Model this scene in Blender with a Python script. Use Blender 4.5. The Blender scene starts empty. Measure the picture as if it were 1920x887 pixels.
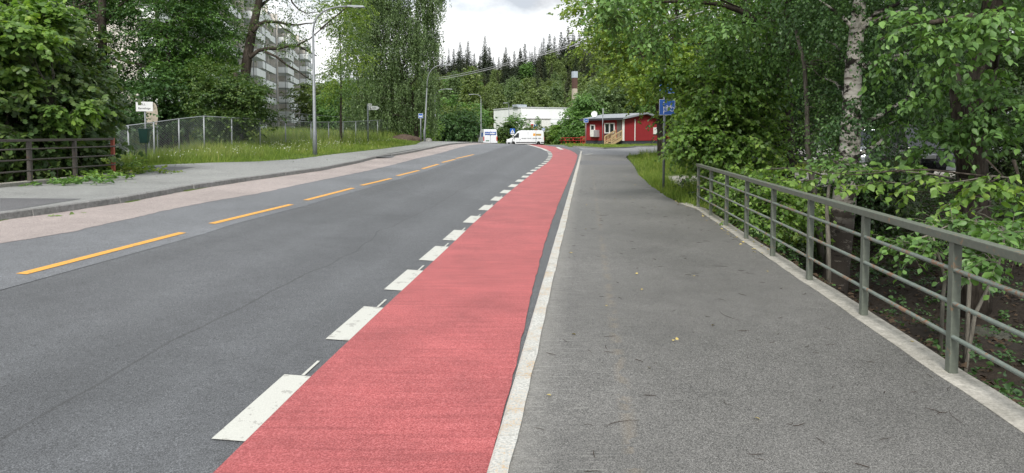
import bpy, math, random
import numpy as np
from math import radians, sin, cos, tan, atan, pi, sqrt, hypot, atan2
rng = np.random.default_rng(11)
random.seed(5)
scene = bpy.context.scene
COL = scene.collection

# ------------------------------------------------------------------ camera and the photograph's geometry
F, CX, CY, HOR, EYE = 1260.0, 960.0, 316.0, 250.0, 1.7
PITCH = atan((CY - HOR) / F)
cp, sp = cos(PITCH), sin(PITCH)
def ray(px, py):
    a, b = (px - CX) / F, -(py - CY) / F
    return np.array([a, cp + b * sp, -sp + b * cp])
def at(px, py, d):
    r = ray(px, py); r = r * (d / r[1])
    return np.array([r[0], d, r[2] + EYE])
cam = bpy.data.cameras.new('camera'); camo = bpy.data.objects.new('camera', cam); COL.objects.link(camo)
camo.location = (0, 0, EYE); camo.rotation_euler = (pi / 2 - PITCH, 0, 0)
cam.sensor_fit = 'HORIZONTAL'; cam.sensor_width = 36; cam.lens = F / 1920 * 36
cam.shift_y = -(443.5 - CY) / 1920; cam.clip_start = 0.05; cam.clip_end = 3000
scene.camera = camo

# ------------------------------------------------------------------ mesh helpers
class MB:
    def __init__(s): s.v = []; s.f = []; s.n = 0; s.m = []
    def add(s, v, f, m=0):
        v = np.asarray(v, float).reshape(-1, 3); s.v.append(v)
        for q in f: s.f.append([i + s.n for i in q])
        s.m += [m] * len(f); s.n += len(v); return s
    def box(s, c, size, rz=0.0, m=0, taper=1.0):
        x, y, z = [a / 2 for a in size]; t = taper
        v = np.array([[-x,-y,-z],[x,-y,-z],[x,y,-z],[-x,y,-z],[-x*t,-y*t,z],[x*t,-y*t,z],[x*t,y*t,z],[-x*t,y*t,z]])
        if rz:
            ca, sa = cos(rz), sin(rz); v = v @ np.array([[ca, sa, 0],[-sa, ca, 0],[0,0,1]])
        return s.add(v + np.array(c), [(0,3,2,1),(4,5,6,7),(0,1,5,4),(1,2,6,5),(2,3,7,6),(3,0,4,7)], m)
    def bar(s, a, b, w, h, m=0):
        a, b = np.array(a, float), np.array(b, float); d = b - a; d /= np.linalg.norm(d)
        up = np.array([0,0,1.]) if abs(d[2]) < .95 else np.array([0,1.,0])
        sd = np.cross(d, up); sd /= np.linalg.norm(sd); u = np.cross(sd, d)
        o = [sd*w/2*i + u*h/2*j for i, j in ((-1,-1),(1,-1),(1,1),(-1,1))]
        return s.add([a+k for k in o] + [b+k for k in o], [(0,3,2,1),(4,5,6,7),(0,1,5,4),(1,2,6,5),(2,3,7,6),(3,0,4,7)], m)
    def tube(s, pts, r, n=8, m=0, cap=True):
        P = np.array(pts, float); k = len(P); r = np.broadcast_to(np.asarray(r, float), (k,))
        T = np.gradient(P, axis=0); T /= np.linalg.norm(T, axis=1)[:, None] + 1e-12
        ref = np.array([0,0,1.]) if abs(T[0][2]) < .9 else np.array([1.,0,0])
        V = []
        for i in range(k):
            sd = np.cross(T[i], ref); sd /= np.linalg.norm(sd) + 1e-12; u = np.cross(sd, T[i])
            ref = u if abs(np.dot(u, T[min(i+1, k-1)])) < .95 else ref
            for j in range(n):
                a = 2*pi*j/n; V.append(P[i] + r[i]*(cos(a)*sd + sin(a)*u))
        Fc = [(i*n+j, i*n+(j+1) % n, (i+1)*n+(j+1) % n, (i+1)*n+j) for i in range(k-1) for j in range(n)]
        if cap: Fc += [tuple(range(n))[::-1], tuple(range((k-1)*n, k*n))]
        return s.add(V, Fc, m)
    def lathe(s, prof, c=(0,0,0), n=16, axis='z', m=0):
        V = []; k = len(prof)
        for r, z in prof:
            for j in range(n):
                a = 2*pi*j/n
                V.append((r*cos(a), r*sin(a), z) if axis == 'z' else ((z, r*cos(a), r*sin(a)) if axis == 'x' else (r*cos(a), z, r*sin(a))))
        Fc = [(i*n+j, i*n+(j+1) % n, (i+1)*n+(j+1) % n, (i+1)*n+j) for i in range(k-1) for j in range(n)]
        Fc += [tuple(range(n)), tuple(range((k-1)*n, k*n))]
        return s.add(np.array(V) + np.array(c), Fc, m)
    def prism(s, poly, y0, y1, m=0):     # poly of (x,z), extruded along y
        k = len(poly)
        V = [(x, y0, z) for x, z in poly] + [(x, y1, z) for x, z in poly]
        return s.add(V, [tuple(range(k)), tuple(range(2*k-1, k-1, -1))] + [(i, i+k, (i+1) % k + k, (i+1) % k) for i in range(k)], m)
    def build(s, name, mats, parent=None, smooth=False, bevel=0, loc=None):
        V = np.concatenate(s.v) if s.v else np.zeros((0,3))
        me = bpy.data.meshes.new(name); me.from_pydata(V.tolist(), [], s.f); me.update()
        for m in (mats if isinstance(mats, (list, tuple)) else [mats]): me.materials.append(m)
        if any(s.m): me.polygons.foreach_set('material_index', s.m)
        if smooth: me.polygons.foreach_set('use_smooth', [True]*len(me.polygons))
        return link(name, me, parent, loc, bevel)
def link(name, me, parent=None, loc=None, bevel=0):
    o = bpy.data.objects.new(name, me); COL.objects.link(o)
    if parent: o.parent = parent
    if loc is not None: o.location = loc
    if bevel:
        b = o.modifiers.new('bevel', 'BEVEL'); b.width = bevel; b.segments = 2; b.limit_method = 'ANGLE'; b.angle_limit = radians(35)
    return o
def fastmesh(name, V, Q, mat):          # V (n,3), Q (m,k) of one polygon size
    me = bpy.data.meshes.new(name); V = np.ascontiguousarray(V, np.float32); Q = np.ascontiguousarray(Q, np.int32)
    k = Q.shape[1]; me.vertices.add(len(V)); me.vertices.foreach_set('co', V.ravel())
    me.loops.add(Q.size); me.loops.foreach_set('vertex_index', Q.ravel())
    me.polygons.add(len(Q)); me.polygons.foreach_set('loop_start', np.arange(0, Q.size, k, dtype=np.int32))
    me.update(calc_edges=True); me.validate(); me.materials.append(mat); return me
def tag(o, label=None, cat=None, group=None, kind=None):
    if label: o['label'] = label
    if cat: o['category'] = cat
    if group: o['group'] = group
    if kind: o['kind'] = kind
    return o
def empty(name, loc=(0,0,0), rz=0.0, label=None, cat=None, group=None):
    o = bpy.data.objects.new(name, None); COL.objects.link(o); o.location = loc; o.rotation_euler = (0,0,rz); o.empty_display_size = .2
    return tag(o, label, cat, group)
def children(o): return [c for c in bpy.data.objects if c.parent == o]
def copy_tree(o, parent=None, kids=None):
    c = o.copy(); COL.objects.link(c); c.parent = parent
    for ch in (kids if kids is not None else children(o)): copy_tree(ch, c)
    return c
def text(name, body, size, loc, parent, mat, rot=(pi/2,0,0), align='LEFT', ext=.001):
    cu = bpy.data.curves.new(name, 'FONT'); cu.body = body; cu.size = size; cu.extrude = ext; cu.align_x = align
    tmp = bpy.data.objects.new(name, cu); COL.objects.link(tmp); bpy.context.view_layer.update()
    me = bpy.data.meshes.new_from_object(tmp.evaluated_get(bpy.context.evaluated_depsgraph_get())); bpy.data.objects.remove(tmp)
    me.name = name; me.materials.clear(); me.materials.append(mat); o = bpy.data.objects.new(name, me); COL.objects.link(o); o.location = loc; o.rotation_euler = rot
    if parent: o.parent = parent
    return o
def sm(a, b, x): t = np.clip((x-a)/(b-a), 0, 1); return t*t*(3-2*t)

# ------------------------------------------------------------------ materials
class NT:
    def __init__(s, name):
        s.mat = bpy.data.materials.new(name); s.mat.use_nodes = True; s.t = s.mat.node_tree; s.t.nodes.clear()
        s.out = s.n('ShaderNodeOutputMaterial'); s.co = s.n('ShaderNodeTexCoord')
    def n(s, typ, **kw):
        x = s.t.nodes.new(typ)
        for k, v in kw.items(): setattr(x, k, v)
        return x
    def l(s, a, b): s.t.links.new(a, b)
    def vec(s, scale=(1,1,1), coord='Object', loc=(0,0,0)):
        m = s.n('ShaderNodeMapping'); m.inputs['Scale'].default_value = scale; m.inputs['Location'].default_value = loc
        s.l(s.co.outputs[coord], m.inputs['Vector']); return m.outputs['Vector']
    def noise(s, scale, detail=3, rough=.55, vec=None):
        x = s.n('ShaderNodeTexNoise'); x.inputs['Scale'].default_value = scale; x.inputs['Detail'].default_value = detail; x.inputs['Roughness'].default_value = rough
        s.l(vec if vec is not None else s.vec(), x.inputs['Vector']); return x.outputs['Fac']
    def ramp(s, fac, stops):
        r = s.n('ShaderNodeValToRGB'); e = r.color_ramp.elements
        while len(e) < len(stops): e.new(.5)
        for i, (p, c) in enumerate(stops): e[i].position = p; e[i].color = (*c, 1) if len(c) == 3 else c
        s.l(fac, r.inputs['Fac']); return r.outputs['Color']
    def mix(s, fac, a, b, mode='MIX'):
        m = s.n('ShaderNodeMix', data_type='RGBA', blend_type=mode)
        for sock, v in ((m.inputs[0], fac), (m.inputs[6], a), (m.inputs[7], b)):
            if isinstance(v, (int, float)): sock.default_value = v
            elif isinstance(v, tuple): sock.default_value = (*v, 1) if len(v) == 3 else v
            else: s.l(v, sock)
        return m.outputs[2]
    def math(s, op, a, b=0.0):
        m = s.n('ShaderNodeMath', operation=op)
        for i, v in enumerate((a, b)):
            if isinstance(v, (int, float)): m.inputs[i].default_value = v
            else: s.l(v, m.inputs[i])
        return m.outputs[0]
    def bump(s, h, strength=.3, dist=.01, prev=None):
        b = s.n('ShaderNodeBump'); b.inputs['Strength'].default_value = strength; b.inputs['Distance'].default_value = dist
        s.l(h, b.inputs['Height'])
        if prev is not None: s.l(prev, b.inputs['Normal'])
        return b.outputs['Normal']
    def bsdf(s, col, rough=.7, spec=.4, metal=0.0, normal=None, alpha=None, trans=0.0, coat=0.0):
        b = s.n('ShaderNodeBsdfPrincipled')
        for key, v in (('Base Color', col), ('Roughness', rough), ('Specular IOR Level', spec), ('Metallic', metal), ('Transmission Weight', trans), ('Coat Weight', coat)):
            if isinstance(v, tuple): b.inputs[key].default_value = (*v, 1) if len(v) == 3 else v
            elif isinstance(v, (int, float)): b.inputs[key].default_value = v
            else: s.l(v, b.inputs[key])
        if normal is not None: s.l(normal, b.inputs['Normal'])
        s.l(b.outputs[0], s.out.inputs['Surface']); return b
def plain(name, col, rough=.6, spec=.4, metal=0.0, var=.12, nscale=6, coat=0.0, bump=0.0):
    t = NT(name); f = t.noise(nscale, 4)
    c = t.ramp(f, [(.3, tuple(max(0, x*(1-var)) for x in col)), (.7, tuple(min(1, x*(1+var)) for x in col))])
    t.bsdf(c, rough, spec, metal, normal=t.bump(f, bump, .01) if bump else None, coat=coat); return t.mat

def asphalt(name, base, speck=.5, tint=(1,1,1), wear=None, scale=1.0):
    t = NT(name); b = base
    v = t.vec(); big = t.noise(.35, 3, .6, v); mid = t.noise(5, 4, .6, v)
    vo = t.n('ShaderNodeTexVoronoi'); vo.inputs['Scale'].default_value = 85*scale; t.l(v, vo.inputs['Vector'])
    fine = t.noise(150*scale, 2, .6, v)
    sh = tuple(b*x for x in tint)
    c = t.ramp(fine, [(.34, tuple(x*.42 for x in sh)), (.5, sh), (.68, tuple(min(1, x*2.0) for x in sh))])
    hsv = t.n('ShaderNodeHueSaturation'); t.l(vo.outputs['Color'], hsv.inputs['Color']); hsv.inputs['Saturation'].default_value = 0
    c = t.mix(speck*.6, c, hsv.outputs['Color'], 'OVERLAY')
    c = t.mix(1.0, c, t.ramp(big, [(.3, (.78,.78,.78)), (.7, (1.16,1.16,1.16))]), 'MULTIPLY')
    c = t.mix(1.0, c, t.ramp(mid, [(.3, (.9,.9,.9)), (.7, (1.08,1.08,1.08))]), 'MULTIPLY')
    # along-the-road wheel tracks, tar seams: U runs across the strip in metres
    if wear: c = wear(t, c)
    h = t.mix(.6, vo.outputs['Distance'], fine)
    t.bsdf(c, t.math('ADD', t.math('MULTIPLY', big, .22), .48), .5, normal=t.bump(h, .55, .008)); return t.mat
def uvw(t):
    s = t.n('ShaderNodeSeparateXYZ'); t.l(t.co.outputs['UV'], s.inputs[0]); return s.outputs[0], s.outputs[1]
def road_wear(t, c):
    u, w = uvw(t); wob = t.math('ADD', u, t.math('MULTIPLY', t.noise(.5, 2), .5))
    for cen, wid, g in ((1.55, .34, 1.16), (3.05, .34, 1.16), (.45, .3, .86), (2.3, .5, .9)):
        k = t.math('SUBTRACT', 1.0, t.math('MINIMUM', 1.0, t.math('ABSOLUTE', t.math('DIVIDE', t.math('SUBTRACT', wob, cen+.25), wid))))
        c = t.mix(t.math('MULTIPLY', k, .8), c, t.mix(1.0, c, (g,g,g), 'MULTIPLY'))
    seam = t.math('LESS_THAN', t.math('ABSOLUTE', t.math('SUBTRACT', wob, 2.72)), .013)
    return t.mix(t.math('MULTIPLY', seam, .45), c, (.03,.03,.03))
def path_wear(t, c):
    u, w = uvw(t)
    v = t.vec((1.2, 26, 1)); st = t.noise(3.0, 2, .5, v)
    near = t.math('SUBTRACT', 1.0, t.math('MINIMUM', 1.0, t.math('DIVIDE', u, 1.0)))
    c = t.mix(t.math('MULTIPLY', t.math('MULTIPLY', near, .55), t.math('GREATER_THAN', st, .63)), c, (.30,.30,.28))
    far = t.math('MULTIPLY', t.math('GREATER_THAN', t.noise(2.2, 2, .5, t.vec((1.5, 20, 1))), .70), .35)
    c = t.mix(far, c, (.24,.24,.22))
    ed = t.math('MULTIPLY', t.math('SUBTRACT', 1.0, t.math('MINIMUM', 1.0, t.math('DIVIDE', u, .22))), t.noise(20, 2))
    c = t.mix(t.math('MULTIPLY', ed, .6), c, (.34,.33,.30))
    rust = t.math('SUBTRACT', 1.0, t.math('MINIMUM', 1.0, t.math('DIVIDE', t.math('ABSOLUTE', t.math('SUBTRACT', u, .62)), .06)))
    c = t.mix(t.math('MULTIPLY', t.math('MULTIPLY', rust, t.math('GREATER_THAN', t.noise(6, 3), .5)), .2), c, (.28,.22,.14))
    return c
M = {}
M['road'] = asphalt('road_asphalt', .078, .6, (.95,1,1.06), road_wear)
M['old_road'] = asphalt('worn_asphalt', .122, .6, (.95,1,1.07))
M['gutter'] = asphalt('pink_gravel_asphalt', .25, .5, (1.12,.96,.90))
M['path'] = asphalt('footpath_asphalt', .104, .55, (1.02,1.0,.95), path_wear)
M['walk'] = asphalt('old_pavement_asphalt', .21, .4, (1,1.02,.98))
M['patch'] = asphalt('patch_asphalt', .10, .4, (1,1,1.04))
M['street'] = asphalt('street_asphalt', .165, .4, (.98,1,1.03))

def red_paint():
    t = NT('red_lane_coating'); v = t.vec(); fine = t.noise(100, 3, .6, v); mid = t.noise(1.3, 4, .6, v)
    st = t.noise(2.2, 5, .65, t.vec((.5, 9, 1)))
    c = t.ramp(fine, [(.33, (.25,.042,.048)), (.5, (.375,.084,.083)), (.69, (.55,.16,.165))])
    c = t.mix(1.0, c, t.ramp(st, [(.3, (.82,.8,.8)), (.5, (1,1,1)), (.72, (1.14,1.22,1.22))]), 'MULTIPLY')
    c = t.mix(1.0, c, t.ramp(mid, [(.3, (.80,.80,.80)), (.7, (1.12,1.12,1.12))]), 'MULTIPLY')
    s2 = t.noise(1.0, 2, .5, t.vec((.25, 1.6, 1), loc=(3, 7, 0)))
    c = t.mix(t.math('MULTIPLY', t.math('GREATER_THAN', s2, .66), .16), c, (.22,.05,.05))
    t.bsdf(c, .6, .5, normal=t.bump(fine, .6, .006)); return t.mat
M['red'] = red_paint()
def line_paint(name, col, wear=.66, dirt=(.25,.24,.22)):
    t = NT(name); n1 = t.noise(9, 5, .65); n2 = t.noise(120, 2)
    c = t.mix(t.math('MULTIPLY', t.math('GREATER_THAN', n1, wear), .55), col, dirt)
    c = t.mix(1.0, c, t.ramp(n2, [(.3, (.88,.88,.88)), (.7, (1.05,1.05,1.05))]), 'MULTIPLY')
    t.bsdf(c, .55, .4, normal=t.bump(n2, .3, .004)); return t.mat
M['white_line'] = line_paint('white_road_paint', (.53,.535,.49), .60)
M['yellow_line'] = line_paint('yellow_road_paint', (.72,.36,.06), .62, (.3,.22,.12))
def kerb_paint():
    t = NT('white_kerb_paint'); n1 = t.noise(7, 5, .7); n2 = t.noise(60, 3); n3 = t.noise(3.4, 4, .7, t.vec(loc=(5,2,1)))
    c = t.ramp(n2, [(.3, (.32,.32,.30)), (.55, (.50,.50,.47)), (.7, (.60,.60,.57))])
    c = t.mix(t.math('MULTIPLY', t.math('GREATER_THAN', n1, .60), .6), c, (.30,.30,.28))
    r = t.ramp(t.math('MULTIPLY', n3, n2), [(.27, (0,0,0)), (.36, (1,1,1))])
    c = t.mix(t.math('MULTIPLY', r, .7), c, (.42,.26,.10))
    t.bsdf(c, .75, .3, normal=t.bump(n2, .6, .01)); return t.mat
M['kerb_paint'] = kerb_paint()
def stone(name, a, b, scale=14, bump=.6, rough=.85):
    t = NT(name); n1 = t.noise(scale, 6, .7); n2 = t.noise(scale*6, 2); big = t.noise(1.1, 3)
    c = t.ramp(n1, [(.3, a), (.7, b)]); c = t.mix(1.0, c, t.ramp(n2, [(.3, (.8,.8,.8)), (.7, (1.12,1.12,1.12))]), 'MULTIPLY')
    c = t.mix(1.0, c, t.ramp(big, [(.3, (.85,.85,.84)), (.7, (1.08,1.08,1.08))]), 'MULTIPLY')
    t.bsdf(c, rough, .3, normal=t.bump(n1, bump, .02)); return t.mat
M['granite'] = stone('granite_kerb', (.17,.17,.165), (.34,.34,.33))
M['concrete'] = stone('weathered_concrete', (.25,.24,.21), (.46,.44,.39), 9)
M['rock'] = stone('rock', (.14,.14,.13), (.30,.30,.28), 4)
M['rock_dark'] = stone('mossy_rock', (.028,.030,.022), (.085,.085,.07), 5)
M['litter'] = stone('leaf_litter_soil', (.012,.009,.0065), (.038,.028,.020), 10, 1.0)
M['gravel'] = stone('gravel', (.24,.23,.20), (.46,.44,.40), 30, .9)
M['soil'] = stone('bare_soil', (.05,.035,.025), (.12,.085,.065), 6, 1.0)
def ground_mat():
    t = NT('grass_ground'); n1 = t.noise(.4, 5, .6); n2 = t.noise(9, 4)
    c = t.ramp(n1, [(.3, (.055,.085,.022)), (.55, (.085,.125,.032)), (.75, (.125,.135,.05))])
    c = t.mix(1.0, c, t.ramp(n2, [(.3, (.7,.7,.7)), (.7, (1.2,1.2,1.2))]), 'MULTIPLY')
    t.bsdf(c, .95, .1, normal=t.bump(n2, .8, .05)); return t.mat
M['ground'] = ground_mat()
def leaf_mat(name, dark, mid, light, trans=.30, rough=.45, spec=.4, acc=None):
    t = NT(name); g = t.n('ShaderNodeNewGeometry'); big = t.noise(.45, 2)
    r = t.math('ADD', t.math('MULTIPLY', g.outputs['Random Per Island'], .75), t.math('MULTIPLY', t.math('SUBTRACT', big, .5), .9))
    r = t.math('ADD', r, .12)
    st = [(.12, dark), (.5, mid), (.86, light)]
    if acc: st.append((.97, acc))
    c = t.ramp(r, st)
    b = t.bsdf(c, rough, spec)
    tr = t.n('ShaderNodeBsdfTranslucent'); t.l(t.mix(1.0, c, (1.5,1.55,.75), 'MULTIPLY'), tr.inputs['Color'])
    mx = t.n('ShaderNodeMixShader'); mx.inputs[0].default_value = trans
    t.l(b.outputs[0], mx.inputs[1]); t.l(tr.outputs[0], mx.inputs[2]); t.l(mx.outputs[0], t.out.inputs['Surface']); return t.mat
M['leaf_dark'] = leaf_mat('dark_green_leaves', (0.035,0.078,0.027), (0.053,0.116,0.036), (0.087,0.166,0.051))
M['leaf_shade'] = leaf_mat('shaded_green_leaves', (0.024,0.048,0.014), (0.037,0.071,0.019), (0.061,0.102,0.027))  # dark leaf green lowered further; shade of the woodland depths put into the colour
M['leaf_mid'] = leaf_mat('mid_green_leaves', (0.067,0.138,0.039), (0.115,0.226,0.061), (0.185,0.333,0.086))
M['leaf_lime'] = leaf_mat('bright_lime_leaves', (0.088,0.169,0.041), (0.155,0.272,0.059), (0.249,0.384,0.081), .38, acc=(0.352,0.448,0.091))
M['leaf_maple'] = leaf_mat('yellow_green_maple_leaves', (0.098,0.168,0.034), (0.179,0.273,0.051), (0.284,0.376,0.068), .38)
M['leaf_olive'] = leaf_mat('olive_green_leaves', (0.044,0.090,0.027), (0.083,0.144,0.041), (0.137,0.201,0.054))
M['leaf_birch'] = leaf_mat('grey_green_birch_leaves', (0.078,0.122,0.052), (0.118,0.179,0.074), (0.175,0.259,0.101))
M['leaf_hill'] = leaf_mat('hillside_leaves', (0.081,0.124,0.041), (0.127,0.184,0.052), (0.195,0.255,0.072))
M['leaf_hill2'] = leaf_mat('pale_hillside_leaves', (0.099,0.142,0.052), (0.145,0.206,0.072), (0.203,0.268,0.090))
M['needle'] = leaf_mat('dark_spruce_needles', (0.016,0.026,0.014), (0.026,0.040,0.020), (0.046,0.062,0.030), .06)
M['needle2'] = leaf_mat('brownish_spruce_needles', (0.032,0.038,0.020), (0.052,0.062,0.030), (0.080,0.090,0.042), .08)
M['grass'] = leaf_mat('grass_blades', (0.106,0.173,0.032), (0.173,0.256,0.048), (0.270,0.330,0.074), .35, .6, .2, acc=(0.450,0.420,0.166))
M['dry_grass'] = leaf_mat('tall_seeding_grass', (0.107,0.176,0.035), (0.176,0.242,0.059), (0.277,0.310,0.107), .3, .7, .15, acc=(0.403,0.398,0.181))
M['petal'] = plain('white_petals', (.75,.75,.68), .8, .2)
M['petal_y'] = plain('yellow_flowers', (.6,.42,.05), .8, .2)
def bark(name, a, b, sc=(6,6,1.2), bump=.9):
    t = NT(name); n = t.noise(3.0, 5, .7, t.vec(sc)); c = t.ramp(n, [(.35, a), (.68, b)])
    t.bsdf(c, .95, .15, normal=t.bump(n, bump, .03)); return t.mat
M['bark'] = bark('dark_grey_bark', (.022,.018,.014), (.095,.08,.065))
M['bark_grey'] = bark('grey_bark', (.06,.055,.045), (.20,.185,.155))
M['bark_pale'] = bark('pale_sapling_bark', (.12,.11,.09), (.27,.25,.21))
def birch_bark():
    t = NT('white_birch_bark'); n = t.noise(1.6, 5, .75, t.vec((2.2,2.2,7))); n2 = t.noise(2.4, 4, .65, t.vec((1.2,1.2,2.0), loc=(2,1,4)))
    c = t.ramp(n, [(.38, (.10,.085,.07)), (.46, (.36,.34,.30)), (.7, (.56,.54,.49))])
    k = t.ramp(n2, [(.50, (0,0,0)), (.55, (1,1,1))])
    c = t.mix(k, c, (.022,.019,.016))
    sep = t.n('ShaderNodeSeparateXYZ'); t.l(t.co.outputs['Object'], sep.inputs[0])
    low = t.math('SUBTRACT', 1.0, t.math('MINIMUM', 1.0, t.math('MAXIMUM', 0.0, t.math('DIVIDE', t.math('SUBTRACT', sep.outputs[2], 1.2), 1.1))))
    c = t.mix(t.math('MULTIPLY', low, t.math('GREATER_THAN', n, .42)), c, (.05,.042,.035))
    t.bsdf(c, .85, .2, normal=t.bump(n2, .8, .03)); return t.mat
M['birch'] = birch_bark()
def painted_metal(name, col, rust=(.20,.075,.03), amt=.62, rough=.5):
    t = NT(name); n1 = t.noise(5, 6, .7); n2 = t.noise(26, 4, .65)
    c = t.ramp(n2, [(.3, tuple(x*.82 for x in col)), (.7, tuple(x*1.12 for x in col))])
    k = t.ramp(t.math('MULTIPLY', n1, n2), [(amt*.5, (0,0,0)), (amt*.5+.05, (1,1,1))])
    c = t.mix(t.math('MULTIPLY', k, .8), c, rust)
    t.bsdf(c, rough, .45, normal=t.bump(n2, .15, .004)); return t.mat
M['rail_green'] = painted_metal('faded_green_paint', (.135,.152,.122), (.27,.15,.08), .65)
M['rail_pipe'] = painted_metal('faded_green_pipe', (.19,.225,.195), (.26,.12,.06), .54)
M['rail_rust'] = painted_metal('rusty_grey_paint', (.085,.075,.066), (.11,.06,.04), .62)
M['rail_red'] = painted_metal('red_rust_primer', (.38,.10,.065), (.20,.05,.03), .55)
M['galv'] = plain('galvanised_steel', (.20,.215,.225), .5, .4, .3, .15, 12)
M['fence_galv'] = plain('fence_steel', (.27,.29,.30), .5, .4, .2, .12, 12)
M['cable'] = plain('pale_cable', (.42,.43,.44), .6, .3)
M['galv_dark'] = plain('dull_grey_pole', (.20,.22,.23), .55, .5, .3, .15, 9)
M['black'] = plain('black_plastic', (.018,.018,.02), .5, .4)
M['tyre'] = plain('tyre_rubber', (.02,.02,.02), .85, .2)
M['rim'] = plain('alloy_rim', (.45,.46,.47), .35, .5, .7)
M['glass'] = plain('dark_window_glass', (.018,.022,.026), .06, .7)
M['van_white'] = plain('white_van_paint', (.70,.72,.75), .3, .5, 0, .03, 2, coat=.4)
M['car_navy'] = plain('navy_car_paint', (.018,.024,.042), .25, .5, 0, .05, 2, coat=.7)
M['car_black'] = plain('black_car_paint', (.012,.012,.014), .25, .5, 0, .05, 2, coat=.7)
M['car_silver'] = plain('silver_car_paint', (.45,.49,.53), .3, .5, .5, .04, 2, coat=.7)
M['sign_white'] = plain('white_sign_face', (.72,.74,.74), .45, .4, 0, .05)
M['sign_blue'] = plain('blue_sign_face', (.01,.085,.36), .4, .45, 0, .06)
M['sign_black'] = plain('black_sign_print', (.015,.015,.015), .6, .3)
M['print_grey'] = plain('grey_print', (.10,.11,.12), .6, .3)
M['print_blue'] = plain('blue_print', (.03,.09,.34), .45, .4)
M['print_orange'] = plain('orange_print', (.72,.33,.03), .5, .4)
M['print_brown'] = plain('ochre_print', (.40,.26,.08), .5, .4)
M['lamp_red'] = plain('red_lamp_lens', (.45,.02,.015), .2, .5)
M['lamp_clear'] = plain('clear_lamp_lens', (.6,.6,.58), .12, .6)
M['plate_green'] = plain('green_number_plate', (.02,.14,.06), .5, .4)
M['bin_green'] = plain('dark_green_plastic', (.012,.05,.04), .5, .4)
def boards(name, col, pitch=.14, axis=2):
    t = NT(name); s = t.n('ShaderNodeSeparateXYZ'); t.l(t.co.outputs['Object'], s.inputs[0])
    fr = t.math('FRACT', t.math('DIVIDE', s.outputs[axis], pitch)); gap = t.math('LESS_THAN', fr, .1); n = t.noise(4, 4, .6, t.vec((1,1,6)))
    c = t.ramp(n, [(.3, tuple(x*.8 for x in col)), (.7, tuple(x*1.15 for x in col))])
    c = t.mix(t.math('MULTIPLY', gap, .55), c, tuple(x*.25 for x in col))
    t.bsdf(c, .75, .25, normal=t.bump(fr, .5, .02)); return t.mat
M['red_wood'] = boards('red_board_cladding', (.30,.028,.034))
M['trim_white'] = plain('white_painted_trim', (.70,.70,.68), .6, .3)
M['wood_new'] = boards('unpainted_timber', (.50,.38,.22), .3, 0)
M['roof_grey'] = plain('grey_roof_felt', (.26,.28,.30), .55, .4, 0, .15, 3)
M['plinth'] = plain('dark_plinth', (.05,.055,.065), .8, .2)
M['grey_box'] = plain('grey_metal_box', (.30,.28,.30), .5, .4)
M['picnic_red'] = plain('red_painted_wood', (.36,.035,.03), .6, .3)
M['hall'] = plain('white_hall_cladding', (.80,.82,.82), .7, .3, 0, .05, .5)
M['hall_grey'] = plain('pale_grey_wall', (.52,.54,.54), .7, .3, 0, .08, 1)
M['apt'] = stone('beige_render', (.64,.60,.55), (.72,.68,.63), 2, .1)
M['apt_balc'] = plain('pale_balcony_front', (.86,.88,.87), .7, .3, 0, .1, .7)
M['apt_dark'] = plain('balcony_recess', (.13,.12,.11), .8, .2, 0, .3, 1.5)
M['brick'] = plain('brown_brick_stack', (.095,.055,.045), .85, .2, 0, .2, 8)
M['steel'] = plain('bright_steel', (.45,.50,.55), .4, .5, .4)
M['beige'] = plain('beige_stack', (.42,.37,.30), .8, .2)
M['twig'] = plain('brown_twig', (.045,.032,.025), .9, .1)
M['leaf_dry'] = plain('yellowed_leaf', (.45,.36,.13), .8, .2)
M['leaf_fallen'] = plain('fallen_green_leaf', (.20,.30,.09), .8, .2)
# ------------------------------------------------------------------ lie of the land
PY  = [-30, 0, 20, 22.7, 26.7, 30.7, 34.7, 38.7, 42.7, 46.7, 50.7, 56, 62, 67, 75, 85, 95, 105, 130, 900]
PZ  = [0, 0, .03, .057, .073, .084, .103, .134, .18,   .258, .35, .46, .54, .55, .40, .14, -.08, -.15, -.2, -.2]
P2Y = [-30, 0, 20, 38.7, 43, 50, 60, 80, 110, 900]
P2Z = [0, 0, .03, .13, .15, .20, .25, .34, .30, .3]
XE  = ([0, 3.4, 10, 20, 30, 40, 50, 60, 70, 97, 130], [-1.75, -1.45, -.93, .02, .95, 1.8, 2.6, 3.2, 3.0, 1.6, -2])
def smooth_interp(y, X, Y):
    return (np.interp(y-1.5, X, Y) + np.interp(y, X, Y)*2 + np.interp(y+1.5, X, Y)) / 4
def R(x, y):
    x = np.asarray(x, float); y = np.asarray(y, float)
    a = smooth_interp(y, PY, PZ); b = smooth_interp(y, P2Y, P2Z); k = sm(6, 12, x)
    return a*(1-k) + b*k + .045*(1-.45*sm(45, 66, y))*np.clip(np.interp(y, *XE) - x, 0, 8.5)
def trace(px, py, fn=R, y0=1.0, y1=420.0):
    r = ray(px, py)
    ys = np.concatenate([np.arange(y0, 60, .05), np.arange(60, y1, .25)]); t = ys / r[1]
    h = EYE + r[2]*t - fn(r[0]*t, ys); i = int(np.argmax(h < 0)) if (h < 0).any() else len(ys)-1
    if i > 0 and h[i] < 0:
        w = h[i-1] / (h[i-1]-h[i]+1e-9); y = ys[i-1] + w*(ys[i]-ys[i-1])
    else: y = ys[i]
    return np.array([r[0]*y/r[1], y])
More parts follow.
